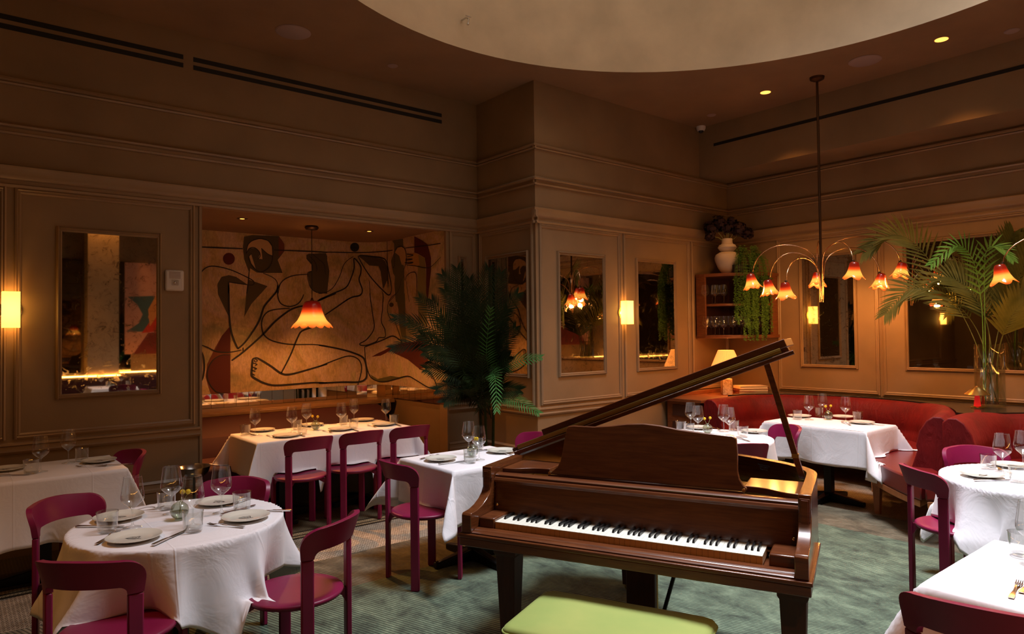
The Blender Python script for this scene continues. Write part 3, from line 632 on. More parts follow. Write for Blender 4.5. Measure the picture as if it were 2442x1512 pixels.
# ledge and banquette of the alcove
lg = MB(); lg.box(AX0+.001, 7.60, .80, AX1-.03, AYB-.04, .849); lg.box(AX0+.001, 7.585, .80, AX1-.03, 7.60, .835)
tag(lg.build('back_ledge', M_LEDGE, bevel=.004), 'warm-lit wooden ledge behind the alcove banquette', 'ledge')
t = thing('alcove_banquette', 'long dark red banquette in the alcove under the mural', 'banquette', (2.9, 7.0, 0))
def xf(mb, dx, dy): mb.v = [(a-dx, b-dy, c) for a, b, c in mb.v]; return mb
bx0, bx1 = AX0+.002, 4.02
xf(MB().box(bx0, 6.52, .30, bx1, 7.12, .46), 2.9, 7.0).build('seat', M_DVELVET, t, bevel=.03)
pf = [(7.10, .30), (7.10, .48), (7.20, .64), (7.24, .655), (7.26, .67), (7.42, .79), (7.50, .81), (7.58, .80), (7.58, .30)]
b_ = MB(); nn = len(pf); b_.add([(bx0, y, z) for y, z in pf]+[(bx1, y, z) for y, z in pf], [tuple(range(nn)), tuple(range(2*nn-1, nn-1, -1))]+[(i, nn+i, nn+(i+1) % nn, (i+1) % nn) for i in range(nn)])
xf(b_, 2.9, 7.0).build('backrest', M_DVELVET, t, bevel=.012)
xf(MB().box(bx0, 6.58, 0, bx1, 7.58, .30), 2.9, 7.0).build('plinth', M_BLACK, t, smooth=False)
# pendant
M_SHADE = mat('lit_red_glass', (0.9, 0.2, 0.05), 0.3)
def shade_mat(name, s0=3.2):
    m = mat(name, (0.6, 0.1, 0.02), 0.15, coat=0.6); tc = N(m, 'ShaderNodeTexCoord'); sp_ = N(m, 'ShaderNodeSeparateXYZ'); L(m, tc.outputs['Generated'], sp_.inputs[0])
    c = ramp(m, sp_.outputs['Z'], [(0.0, (0.65, 0.09, 0.01)), (0.10, (1.0, 0.20, 0.02)), (0.28, (1.0, 0.42, 0.06)), (0.46, (1.0, 0.36, 0.05)), (0.60, (0.9, 0.07, 0.008)), (0.76, (0.22, 0.004, 0.002)), (1.0, (0.05, 0.002, 0.001))])
    st = ramp(m, sp_.outputs['Z'], [(0.0, (.5, .5, .5)), (0.14, (.75, .75, .75)), (0.42, (.9, .9, .9)), (0.7, (.5, .5, .5)), (1.0, (.3, .3, .3))])
    ml = N(m, 'ShaderNodeMath', operation='MULTIPLY'); ml.inputs[1].default_value = s0; L(m, st, ml.inputs[0])
    b = m.node_tree.nodes['Principled BSDF']; L(m, c, b.inputs['Emission Color']); L(m, ml.outputs[0], b.inputs['Emission Strength']); b.inputs['Base Color'].default_value = (.16, .012, .004, 1); return m
M_SHADE = shade_mat('lit_red_amber_glass', 1.9)
def bell(mb, r, h, n=48, lobes=7, amp=.10, ph=0.0):
    prof = [(.16, 1.0), (.30, .985), (.40, .93), (.46, .82), (.52, .62), (.60, .42), (.74, .22), (.90, .08), (1.0, 0.0)]
    rows = []
    for pr_, z in prof:
        f = max(0, (1-z)-.25)/.75; row = []
        for i in range(n):
            a = 2*PI*i/n; w = math.cos(lobes*a+ph); rr = r*pr_*(1+amp*w*f); row.append((rr*math.cos(a), rr*math.sin(a), h*z-h*.10*w*f*f))
        rows.append(row)
    mb.grid(rows, True); return mb
t = thing('pendant_lamp', 'red and amber flared glass pendant lamp hanging before the mural', 'pendant lamp', (3.025, 7.1, 0))
bell(MB(), .205, .27, ph=1.2).build('lamp_shade', M_SHADE, t, angle=80, solid=.004).location = (0, 0, 1.745)
MB().lathe([(.06, 0), (.075, -.02), (.06, -.04), (.001, -.045)], 28, cz=AZ).build('ceiling_rose', M_BRONZE, t)
MB().tube([(0, 0, 2.80), (0, 0, 2.03)], .004, 6).build('cord', M_BLACK, t); MB().lathe([(.022, 2.005), (.022, 2.02), (.012, 2.03), (.012, 2.045), (.001, 2.05)], 16).build('cap', M_BRONZE, t)
lamp('pendant_bulb', 'POINT', (0, 0, 1.80), 30, AMBER, .05, parent=t)

# ================================================================ CHAIRS
def chair():
    t = thing('dining_chair', '', 'chair', (0, 0, 0))
    Rr = .245; TH = .026
    def pt(th, r, z): return (r*math.cos(th), r*math.sin(th), z)
    hw = .0275
    # front legs
    for sgn in (1, -1):
        a = sgn*PI/4; c, s_ = math.cos(a), math.sin(a)
        mb = MB(); mb.obox((Rr*c, Rr*s_, .222), (TH/2*c, TH/2*s_, 0), (-hw*s_, hw*c, 0), (0, 0, .222)); mb.build('leg', M_CHAIR, t, bevel=.006)
    for sgn in (1, -1):
        a = sgn*3*PI/4; c, s_ = math.cos(a), math.sin(a)
        mb = MB(); mb.obox((Rr*c, Rr*s_, .330), (TH/2*c, TH/2*s_, 0), (-hw*s_, hw*c, 0), (0, 0, .330)); mb.build('leg', M_CHAIR, t, bevel=.006)
    # back hoop: section swept along an arch, bent round the seat
    SL = Rr*PI/4; z0 = .662; z1 = .800
    outer = [(-SL-hw, z0)]; inner = [(-SL+hw, z0)]
    m = 10
    for i in range(m+1):
        a = PI-PI/2*i/m; outer.append((-SL-hw-.004+.085+.085*math.cos(a), z1-.085+.085*math.sin(a)))
        inner.append((-SL+hw+.032+.032*math.cos(a), z1-.105-.032+.032*math.sin(a)))
    for i in range(1, 7):
        s_ = -SL+hw+.032 + (SL-hw-.032)*2*i/7
        outer.append((s_, z1+.012*math.sin(PI*i/7))); inner.append((s_, z1-.105+.004*math.sin(PI*i/7)))
    for i in range(m+1):
        a = PI/2-PI/2*i/m; outer.append((SL+hw+.004-.085+.085*math.cos(a), z1-.085+.085*math.sin(a)))
        inner.append((SL-hw-.032+.032*math.cos(a), z1-.105-.032+.032*math.sin(a)))
    outer.append((SL+hw, z0)); inner.append((SL-hw, z0))
    def mp(q, w):
        s_, z = q; th = PI+s_/Rr; lean = .036*max(0, (z-z0)/(z1-z0))**1.6; return pt(th, Rr+lean+w, z)
    rows = [[mp(q, -TH*.5) for q in outer], [mp(q, -TH*.62) for q in [( (a[0]+b[0])/2, (a[1]+b[1])/2) for a, b in zip(outer, inner)]], [mp(q, -TH*.5) for q in inner],
            [mp(q, TH*.5) for q in inner], [mp(q, TH*.62) for q in [((a[0]+b[0])/2, (a[1]+b[1])/2) for a, b in zip(outer, inner)]], [mp(q, TH*.5) for q in outer]]
    cols = [list(c) for c in zip(*rows)]
    mb = MB(); mb.grid(cols, True); k = len(cols); q = len(rows); mb.f += [tuple(range(q-1, -1, -1)), tuple((k-1)*q+i for i in range(q))]; mb.m += [0, 0]
    mb.build('backrest', M_CHAIR, t, bevel=.007, angle=60)
    # seat
    MB().lathe([(.001, .430), (.19, .430), (.210, .438), (.2175, .449), (.2165, .457), (.207, .462), (.16, .4605), (.08, .458), (.001, .457)], 56).build('seat', M_CHAIR, t, angle=70)
    for a in (PI/4, -PI/4, 3*PI/4, -3*PI/4):
        c, s_ = math.cos(a), math.sin(a); mb = MB(); w = .012; u = Vector((c, s_, 0)); v = Vector((-s_, c, 0))*w
        P = [u*.233+Vector((0, 0, .360)), u*.233+Vector((0, 0, .430)), u*.15+Vector((0, 0, .430)), u*.17+Vector((0, 0, .415)), u*.215+Vector((0, 0, .395))]
        mb.add([p-v for p in P]+[p+v for p in P], [(0,1,2,3,4),(9,8,7,6,5)]+[(i, 5+i, 5+(i+1) % 5, (i+1) % 5) for i in range(5)]); mb.build('bracket', M_CHAIR, t, smooth=False)
    return t
CH = chair()
GCH = 'burgundy dining chairs'
RUG = .0125
for x, y, a, lb, zz in (
    (0.575, 4.06, -58, 'burgundy round-back chair between the front round table and wall table', RUG),
    (0.545, 3.22, 48, 'burgundy chair nearest the camera at bottom left, back turned', RUG),
    (1.25, 3.14, 125, 'burgundy chair with bright seat right of the front round table', RUG),
    (1.15, 3.95, -131, 'burgundy chair behind the front round table, only its back showing', RUG),
    (0.84, 5.70, -168, 'dark burgundy chair at the right end of the wall table', 0),
    (2.33, 5.72, 90, 'leftmost of three burgundy chairs along the long mural table', 0),
    (2.82, 5.74, 90, 'middle of three burgundy chairs along the long mural table', 0),
    (3.31, 5.74, 90, 'rightmost of three burgundy chairs along the long mural table', 0),
    (2.48, 4.00, 0, 'burgundy chair left of the square table beside the piano', RUG),
    (3.52, 4.28, 180, 'burgundy chair half hidden behind the raised piano lid hinge', RUG),
    (4.66, 3.06, 55, 'burgundy chair behind the piano music desk, back turned', RUG),
    (5.42, 3.23, 153, 'burgundy chair behind the piano lid prop', RUG),
    (4.66, 1.54, -41, 'burgundy chair with sunlit seat left of the right round table', RUG),
    (5.33, 1.56, -139, 'burgundy chair between the right round table and red booth', RUG),
    (2.63, 0.80, 12, 'burgundy chair cut off at the bottom right corner', RUG)):
    place(CH, (x, y, zz), R_(a), lb, GCH)

# ---- booth outlines (needed by the cloths that rest on the seats)
B1 = spline([(6.66, 4.62), (7.15, 4.66), (7.50, 4.56), (7.77, 4.28), (7.92, 3.85), (7.93, 3.38), (7.80, 2.96), (7.52, 2.64), (7.05, 2.42), (6.62, 2.30), (6.20, 2.20)], 6)
B2 = spline([(6.20, 2.03), (6.65, 2.10), (7.05, 2.10), (7.38, 1.95), (7.62, 1.66), (7.72, 1.2), (7.66, .7), (7.4, .3), (6.9, .08), (6.3, .0)], 6)
F1 = spline([(6.72, 4.02), (7.02, 4.02), (7.25, 3.85), (7.34, 3.5), (7.22, 3.12), (6.85, 2.90), (6.40, 2.80), (6.08, 2.56), (5.80, 2.28), (5.66, 2.10)], 4)
F2 = spline([(5.66, 2.08), (5.95, 1.86), (6.4, 1.62), (6.85, 1.52), (7.08, 1.25), (7.02, .85), (6.75, .68), (6.35, .62)], 4)
BS1 = [(p[0], p[1]) for p in F1]+[(6.1, 2.12)]+B1[::-1]; BS2 = F2+B2[::-1]+[(6.1, 2.08)]
# ================================================================ TABLES AND CLOTHS
def table_rect(cx, cy, sx, sy, label, z=0.0, n=1):
    t = thing('dining_table', label, 'table', (cx, cy, z))
    MB().box(-sx/2, -sy/2, .71-z, sx/2, sy/2, .742-z).build('tabletop', M_WALD, t, bevel=.004)
    for k in range(n):
        ox = 0 if n == 1 else (k-.5)*sx*.55
        MB().box(ox-.035, -.035, .03, ox+.035, .035, .71-z).build('pedestal', M_BMET, t, smooth=False)
        b = MB()
        for a in (0, PI/2):
            for s in (1, -1):
                d = Vector((math.cos(a)*s, math.sin(a)*s, 0)); w = Vector((-d.y, d.x, 0))
                b.add([Vector((ox, 0, 0))+d*r+w*ww*e+Vector((0, 0, zz)) for r, ww, zl in ((.03, .032, .09), (.33, .024, .042)) for e, zz in ((-1, .0), (1, .0), (1, zl), (-1, zl))],
                      [(0,1,2,3),(7,6,5,4),(0,4,5,1),(1,5,6,2),(2,6,7,3),(3,7,4,0)])
        b.build('cross_base', M_BMET, t, bevel=.008)
    return t
def table_round(cx, cy, r, label, z=0.0):
    t = thing('dining_table', label, 'table', (cx, cy, z))
    MB().lathe([(.001, .71-z), (r, .71-z), (r, .742-z), (.001, .742-z)], 48).build('tabletop', M_WALD, t)
    MB().lathe([(.038, .03), (.038, .71-z)], 20).build('pedestal', M_BMET, t)
    b = MB()
    for q in range(4):
        a = q*PI/2+.5; d = Vector((math.cos(a), math.sin(a), 0)); w = Vector((-d.y, d.x, 0))
        b.add([d*rr+w*ww*e+Vector((0, 0, zz)) for rr, ww, zl in ((.03, .032, .09), (.30, .024, .042)) for e, zz in ((-1, .0), (1, .0), (1, zl), (-1, zl))],
              [(0,1,2,3),(7,6,5,4),(0,4,5,1),(1,5,6,2),(2,6,7,3),(3,7,4,0)])
    b.build('cross_base', M_BMET, t, bevel=.008)
    return t
ZT = .7455
SEATS = [(o.location.x, o.location.y) for o in C.objects if o.name.startswith('dining_chair')]
SEATP = [BS1, BS2]
def inpoly(x, y, P):
    c = False
    for i in range(len(P)):
        (a, b), (d, e) = P[i], P[i-1]
        if (b > y) != (e > y) and x < (d-a)*(y-b)/(e-b)+a: c = not c
    return c
def rest(x, y, z):
    lo = .02
    for a, b in SEATS:
        d = math.hypot(x-a, y-b)
        if d < .31: lo = max(lo, .474*min(1, (.31-d)/.08))
    if AX0 < x < 4.02 and y > 6.49: lo = max(lo, .466)
    for P in SEATP:
        if inpoly(x, y, P): lo = max(lo, .512)
    return max(z, lo)
def wob(x, y, s): return math.sin(x*3.1+s*1.7)*math.cos(y*2.7+s)+.5*math.sin(x*7.3+y*5.1+s*2.3)
def cloth_rect(cx, cy, sx, sy, hx, hy, label, seed=1, corner=.42, res=.025, tilt=0.0):
    """rectangular cloth over a rectangular top: half sizes sx/2, sy/2, overhang hx, hy; corners fall in flared folds"""
    a, b = sx/2+.006, sy/2+.006; A, B = a+hx, b+hy; nx, ny = int(2*A/res), int(2*B/res); rows = []
    for j in range(ny+1):
        row = []
        for i in range(nx+1):
            u = -A+2*A*i/nx; v = -B+2*B*j/ny; cu = max(-a, min(a, u)); cv = max(-b, min(b, v)); du, dv = u-cu, v-cv; d = math.hypot(du, dv)
            if d < 1e-9: row.append((cx+u, cy+v, ZT+.0008*wob(u*3, v*3, seed))); continue
            nu, nv = du/d, dv/d; ang = math.atan2(abs(dv), abs(du)); cf = math.sin(2*ang)       # 1 on the diagonal
            if abs(du) < 1e-9 or abs(dv) < 1e-9: cf = 0
            near = 0.0
            if cf == 0:      # side panels bulge near corners
                e = (a-abs(cu)) if abs(du) < 1e-9 else (b-abs(cv)); near = math.exp(-(e/.10)**2)
            fl = .035+.05*near+corner*cf**1.2+.07*math.sin((cu*11+cv*9)+seed)*(d/.3)*(1-cf)+.03*math.sin((cu*23-cv*19)+seed*2)*(d/.3)*(1-cf)
            hang = d*math.sqrt(max(.05, 1-fl*fl)); r = .012
            dd = max(0, d-r*.6); zz = ZT-hang if d > r else ZT-d*d/(2*r)
            # fold: squeeze corner points toward the diagonal as they fall
            if cf > 0:
                tgt = PI/4; an2 = ang+(tgt-ang)*min(1, d/.45)*.55*math.sin(2*ang); an2 += .10*math.sin(ang*8+seed)*min(1, d/.3)
                nu = math.copysign(math.cos(an2), du); nv = math.copysign(math.sin(an2), dv)
            x = cx+cu+nu*dd*fl; y = cy+cv+nv*dd*fl; zz += .006*wob(u*4, v*4, seed)*min(1, d/.2)
            row.append((x, y, rest(x, y, zz)))
        rows.append(row)
    o = MB().grid(rows).build('tablecloth', M_CLOTH, angle=180, solid=.0022); tag(o, label, 'tablecloth', 'white tablecloths'); return o
def cloth_round(cx, cy, R, half, rot, label, seed=1, nf=9, amp=.055):
    nr, na = 46, 192; rows = []; R = R+.004
    for j in range(nr+1):
        row = []
        for i in range(na):
            th = 2*PI*i/na; al = th-rot; m = max(abs(math.cos(al)), abs(math.sin(al))); edge = half/m
            rho = edge*j/nr; c4 = (math.cos(4*(al-PI/4))+1)/2
            if rho <= R: row.append((cx+rho*math.cos(th), cy+rho*math.sin(th), ZT+.0008*wob(rho*math.cos(th)*4, rho*math.sin(th)*4, seed))); continue
            d = rho-R; g = min(1, d/.30); w = (1-abs(math.sin(nf*th/2+seed+.35*math.sin(2*th+seed))))*1.9-.7+.35*math.sin((nf*2-3)*th+seed*2.1)
            fl = .04+.26*c4**3*g; rr = R+d*fl+amp*w*g*(1-.3*c4)*(.35+1.4*d)
            th2 = th+.10*math.cos(nf*th+seed)*g+(-.42*math.sin(4*(al-PI/4))/4*c4*g*1.6)
            zz = ZT-(d if d > .012 else d*d/.024)*math.sqrt(1-fl*fl)*(.985)
            xx, yy = cx+rr*math.cos(th2), cy+rr*math.sin(th2); row.append((xx, yy, rest(xx, yy, zz)))
        rows.append(row)
    c0 = rows[0][0]; mb = MB().grid(rows, True)
    o = mb.build('tablecloth', M_CLOTH, angle=180, solid=.0022); tag(o, label, 'tablecloth', 'white tablecloths'); return o
table_rect(.52, 5.72, .86, .68, 'table against the dark left wall, hidden by its long cloth')
cloth_rect(.52, 5.72, .88, .70, .42, .43, 'dim white cloth on the table against the left wall', 2)
table_rect(2.765, 6.22, 1.50, .70, 'long table under the mural, hidden by its cloth', n=2)
cloth_rect(2.765, 6.22, 1.50, .71, .32, .50, 'amber-lit white cloth on the long table under the mural', 3, .5)
table_round(.884, 3.663, .47, 'round table at the front left, under a white cloth', RUG)
cloth_round(.884, 3.663, .474, .75, R_(58), 'white cloth in deep folds on the round front-left table', 4, 8, .13)
table_rect(2.955, 4.09, .80, .66, 'table left of the piano, its black cross base showing', RUG)
cloth_rect(2.955, 4.09, .80, .67, .30, .36, 'crisp white cloth on the table left of the piano', 5, .55)
table_round(4.98, 3.49, .50, 'round table behind the piano, under a white cloth', RUG)
cloth_round(4.98, 3.49, .515, .77, R_(20), 'white cloth on the round table behind the piano', 6, 10, .08)
table_rect(6.55, 3.24, .62, .96, 'booth table with a black metal foot showing below its cloth')
cloth_rect(6.55, 3.24, .62, .98, .34, .42, 'white cloth brushing the leather seat on the curved booth table', 7, .5)
table_round(4.99, 1.214, .49, 'round table at the right edge, under a white cloth', RUG)
cloth_round(4.99, 1.214, .497, .76, R_(35), 'white cloth in deep folds on the right-edge round table', 8, 8, .08)
table_rect(3.05, .62, .78, .74, 'table at the bottom right corner under a bright cloth', RUG)
cloth_rect(3.05, .62, .80, .76, .34, .34, 'brightest white cloth, on the bottom right corner table', 9, .5)

# ================================================================ TABLEWARE
def wine():
    t = thing('wine_glass', '', 'wine glass')
    pr = [(.0415, .0015), (.0405, .004), (.016, .008), (.006, .014), (.0042, .03), (.004, .075), (.0048, .087), (.0125, .095), (.0335, .113), (.0470, .128), (.0505, .140), (.0500, .155), (.0455, .190), (.0405, .228), (.0385, .240)]
    MB().lathe(pr, 36, cap=False).build('bowl', M_GLASS, t, angle=80)
    MB().lathe([(.0385, .2395), (.0388, .2405), (.0378, .2407), (.0377, .2395)], 36, cap=False).build('rim', M_GLASS, t, angle=80)
    return t
def tumbler():
    t = thing('water_tumbler', '', 'tumbler')
    MB().lathe([(.001, .001), (.036, .001), (.0405, .005), (.0425, .03), (.0460, .092), (.0472, .0935), (.0445, .0930), (.0405, .03), (.036, .012), (.001, .010)], 36, cap=False).build('tumbler_body', M_GLASS, t, angle=50)
    return t
def plate():
    t = thing('dinner_plate', '', 'plate')
    MB().lathe([(.001, .003), (.064, .003), (.068, .001), (.073, .003), (.109, .0145), (.114, .0165), (.113, .0185), (.107, .0178), (.079, .0085), (.072, .0068), (.001, .0068)], 56).build('plate_body', M_CERAM, t, angle=60)
    mb = MB(); z = .0072
    def ln(P, w=.0016):
        for (a, b), (c, d) in zip(P, P[1:]):
            v = Vector((c-a, d-b, 0)); l = v.length or 1; nrm = Vector((-v.y, v.x, 0))/l*w
            p, q = Vector((a, b, z)), Vector((c, d, z)); mb.add([p-nrm, q-nrm, q+nrm, p+nrm], [(0,1,2,3)])
    ln([(-.032, -.012), (.024, -.014), (.036, -.010)], .0030); ln([(-.030, -.010), (-.018, .006), (.004, .014), (.020, .012), (.022, -.010)]); ln([(-.010, .000), (.006, .004), (.014, -.004)], .0022)
    ln([(-.024, -.016), (-.012, -.020), (.018, -.019)]); ln([(.008, .016), (.014, .022), (.020, .014)]); ln([(-.02, .000), (-.014, .012), (-.005, .010)])
    mb.build('printed_sketch', M_INK, t, smooth=False)
    return t
def fork():
    t = thing('table_fork', '', 'fork'); mb = MB()
    P = [(-.10, 0, .004), (-.07, 0, .004), (-.02, 0, .006), (.02, 0, .012), (.045, 0, .010), (.06, 0, .005)]; W = [.0085, .008, .0035, .003, .006, .0115]
    rows = [[(x, s*w, z+h) for s, h in ((-1, -.0012), (1, -.0012), (1, .0012), (-1, .0012))] for (x, _, z), w in zip(P, W)]
    mb.grid(rows, True); mb.f += [(3,2,1,0), (20,21,22,23)]; mb.m += [0, 0]
    for k in range(4):
        y = -.0092+k*.0061; mb.tube([(.058, y, .005), (.080, y, .003), (.102, y, .008)], [.0021, .0019, .0011], 6)
    mb.build('fork_body', M_STEEL, t, angle=50); return t
def knife():
    t = thing('table_knife', '', 'knife'); mb = MB()
    mb.grid([[(x, y0, z), (x, y1, z), (x, y1, z+h), (x, y0, z+h)] for x, y0, y1, z, h in ((-.115, -.007, .007, .001, .006), (-.11, -.0085, .0085, .001, .007), (-.02, -.006, .006, .001, .006), (-.005, -.005, .005, .001, .004), (.01, -.009, .008, .002, .002), (.09, -.010, .007, .002, .0016), (.11, -.004, .006, .002, .0012), (.115, .001, .003, .002, .001))], True)
    mb.f += [(3,2,1,0), (28,29,30,31)]; mb.m += [0, 0]; mb.build('knife_body', M_STEEL, t, angle=50); return t
def budvase():
    t = thing('bud_vase', '', 'vase')
    pr = [(.018, .001)]+[(.043*math.sin(PI*i/12), .043-.043*math.cos(PI*i/12)) for i in range(2, 11)]+[(.012, .085), (.013, .090)]
    MB().lathe(pr, 30, cap=False).build('glass_body', M_GLASSG, t, angle=80)
    MB().lathe([(.001, .004), (.02, .004), (.036, .022), (.041, .038), (.001, .038)], 24).build('water', M_GLASSG, t, angle=80)
    for dx, dy, h in ((.035, .02, .125), (-.012, .03, .118)):
        q = MB().tube([(0, 0, .02), (dx*.25, dy*.25, .08), (dx, dy, h)], .0013, 6).build('stem', M_STEM, t)
        MB().sphere((dx, dy, h+.008), .0125, 14, 9).build('yellow_ball_flower', M_YELLOW, q)
    return t
WG, TU, PL, FO, KN, BV = wine(), tumbler(), plate(), fork(), knife(), budvase()
ORD = {1: [''], 2: ['left-hand', 'right-hand'], 3: ['leftmost', 'middle', 'rightmost'], 4: ['leftmost', 'second from left', 'third from left', 'rightmost'],
       6: ['leftmost', 'second from left', 'third from left', 'third from right', 'second from right', 'rightmost']}
NUM = {2: 'two', 3: 'three', 4: 'four', 5: 'five', 6: 'six'}
TZ = ZT+.0032
def lay(table, kind, proto, spots):
    spots = sorted(spots, key=lambda s: s[0]); n = len(spots); od = ORD.get(n, ['leftmost', 'second from left', 'middle', 'second from right', 'rightmost'])
    for i, s in enumerate(spots):
        p = onZ(s[0], s[1], TZ); rz = 0
        if len(s) == 4: q = onZ(s[2], s[3], TZ); rz = math.atan2(q.y-p.y, q.x-p.x); p = (p+q)/2; rz = rz
        elif len(s) == 3: rz = R_(s[2])
        lb = '%s, %s of %s on the %s' % (kind, od[i], NUM[n], table) if n > 1 else '%s on the %s' % (kind, table)
        place(proto, (p.x, p.y, TZ), rz, lb, {'wine_glass': 'wine glasses on the tables', 'water_tumbler': 'tumblers on the tables', 'dinner_plate': 'plates on the tables', 'table_fork': 'forks on the tables', 'table_knife': 'knives on the tables', 'bud_vase': 'bud vases on the tables'}[proto.name])
W_, T_, P_, F_, K_, B_ = ('clear wine glass', WG), ('clear water tumbler', TU), ('cream sketch plate', PL), ('steel fork', FO), ('steel knife', KN), ('round bud vase with yellow ball flowers', BV)
LAYOUT = [
 ('wall table at far left', [(W_, [(97,1125.6),(163,1104.5)]), (T_, [(74,1129),(195,1099)]), (P_, [(15,1121,-80),(236,1101,100)]), (K_, [(2,1134,52,1133),(258,1110,286,1108)]), (F_, [(235,1112,200,1113)])]),
 ('long table under the mural', [(W_, [(608.5,1037),(696,1032.6),(731,1022),(814,1020),(844,1008),(920.7,1008.5)]), (T_, [(585,1037),(708.7,1024),(721,1035),(819,1012.5),(843,1022),(939.7,1011)]),
   (P_, [(626,1027.5,60),(683,1041,-60),(744,1015,80),(811.5,1025.5,-70),(866,1003,70),(914,1014,-80)]), (B_, [(753,1025,170)]), (F_, [(667,1025.5,645,1027),(633,1038,660,1045),(768,1027,794,1033),(793,1012.5,768,1015),(874,1014,900,1020),(900,1002.5,878,1004.5)]),
   (K_, [(585,1032,612,1039),(725,1041,706,1035),(836,1023,853,1028),(940,1011,955,1016)])]),
 ('round front-left table', [(W_, [(316,1258.6),(409,1226),(460,1255),(528,1224)]), (T_, [(256,1268),(397,1214),(460,1267),(577,1216)]), (P_, [(319.4,1286,-40),(283,1237,150),(586,1237,-30),(521,1200,120)]), (B_, [(428,1238,-60)]),
   (F_, [(223,1303,290,1264),(590,1259,490,1251),(310,1220,369,1213),(594,1190,549,1207)]), (K_, [(366,1301,442,1266),(181,1257,297,1256),(660,1219,625,1219),(552,1222,588,1211)])]),
 ('table left of the piano', [(W_, [(1118,1083),(1142.6,1097)]), (T_, [(1120.7,1103),(1140,1071.5)]), (P_, [(1051,1097,-70),(1197,1078,110)]), (B_, [(1127,1089,-100)]), (F_, [(996,1097,1051,1084),(1217,1086,1196,1082)]), (K_, [(1048,1108,1112,1099),(1163,1073.5,1138,1076)])]),
 ('round table behind the piano', [(W_, [(1647.6,1023),(1665,1033),(1726.4,1030),(1739.7,1039)]), (T_, [(1624,1029),(1643.5,1034),(1750,1027),(1771.4,1042)]), (P_, [(1799,1031,30),(1668,1022,10)]), (B_, [(1687.5,1034,-30)]), (F_, [(1702,1021,1714,1025)]), (K_, [(1764,1046,1781,1051)])]),
 ('curved booth table', [(W_, [(1929.7,1001.5),(1962,995),(2017,1005.5)]), (T_, [(1901.5,1000),(1953.7,993),(2046,1004)]), (P_, [(1907,994,20),(2010,996,10),(2055,1009.5,0)]), (B_, [(1975.6,1000.4,-40)]), (F_, [(2028,1014,2009,1008)]), (K_, [(2070,1012,2085,1013)])]),
 ('round table at the right edge', [(W_, [(2391.5,1127),(2440,1118)]), (T_, [(2357,1119),(2428,1151)]), (P_, [(2342,1136,-10),(2413,1113,60)]), (K_, [(2326,1147,2408,1145)]), (F_, [(2360,1112,2385,1121)])]),
 ('bottom right corner table', [(W_, [(2462,1348)]), (T_, [(2437,1326)]), (F_, [(2406,1437,2436,1382),(2432,1418,2470,1378)])]),
]
for tb, items in LAYOUT:
    for (kd, pr_), sp_ in items: lay(tb, kd, pr_, sp_)
# silver bowl on a stand between the two wall tables
q = onY(463, 1113, 6.22); t = thing('wine_cooler_stand', 'shallow steel bowl on a thin stand beside the alcove opening', 'bowl', (q.x, q.y, 0))
MB().lathe([(.001, q.z-.085), (.07, q.z-.085), (.11, q.z-.05), (.128, q.z), (.134, q.z+.003), (.126, q.z), (.105, q.z-.045), (.068, q.z-.078), (.001, q.z-.078)], 36).build('bowl', M_STEEL, t, angle=60)
MB().tube([(0, 0, .02), (0, 0, q.z-.085)], .011, 10).build('stand', M_BMET, t); MB().lathe([(.13, 0), (.13, .012), (.02, .025), (.001, .025)], 28).build('foot', M_BMET, t)

# ================================================================ GRAND PIANO (local u along keys, v away from player)
PA = R_(-66.16); PX, PY = 2.0233, 2.622
pn = thing('grand_piano', 'walnut baby grand piano with open lid in the middle of the room', 'piano', (PX, PY, RUG), PA)
def pz(z): return z-RUG
U0, U1 = -.135, 1.382
def rim(off=0.0):
    L_ = [(U0+off, .15), (U0+off, 1.0), (U0+off, 1.38)]
    c = [(.0, 1.50), (.15, 1.545), (.30, 1.545), (.43, 1.48), (.52, 1.36), (.60, 1.22), (.72, 1.10), (.86, 1.03), (1.02, .955), (1.18, .86), (1.30, .76), (1.37, .64), (1.382, .50), (1.382, .15)]
    L2 = spline([(-.10, 1.46)]+c[:-1], 4)+[c[-1]]
    P = L_+L2
    if off:
        out = []
        for i, p in enumerate(P):
            a, b = P[max(i-1, 0)], P[min(i+1, len(P)-1)]; d = Vector((b[0]-a[0], b[1]-a[1])); d.normalize(); nrm = Vector((d.y, -d.x))
            out.append((p[0]+nrm.x*off if i > 2 else p[0], p[1]+nrm.y*off if i > 2 else p[1]))
        P = out
    return P
ro = rim(); ri = rim(.045)
mb = MB(); no = len(ro)
for z0, z1 in ((.70, .98),):
    A = [(x, y, pz(z0)) for x, y in ro]; B = [(x, y, pz(z1)) for x, y in ro]; D = [(x, y, pz(z1)) for x, y in ri]; E_ = [(x, y, pz(z0)) for x, y in ri]
    mb.grid([A, B, D, E_, A])
    for e in (0, no-1): o_ = 0; mb.f.append((e, no+e, 2*no+e, 3*no+e)); mb.m.append(0)
mb.build('rim', M_WALNUT, pn, angle=40)
MB().prism(ro, pz(.685), pz(.70)).build('underside_board', M_WALD, pn, smooth=False)
mb = MB(); mb.prism([(x, max(y, .26)) for x, y in rim(.05)], pz(.84), pz(.85)); mb.build('iron_plate', M_GOLDP, pn, smooth=False)
st = MB()
for i in range(46): st.tube([(.02+i*.027, .62, pz(.865)), (-.02+i*.0135+.02, 1.42-(i/46)*.62, pz(.865))], .0011, 4)
o = st.build('strings', M_STEEL, pn); o['kind'] = 'stuff'
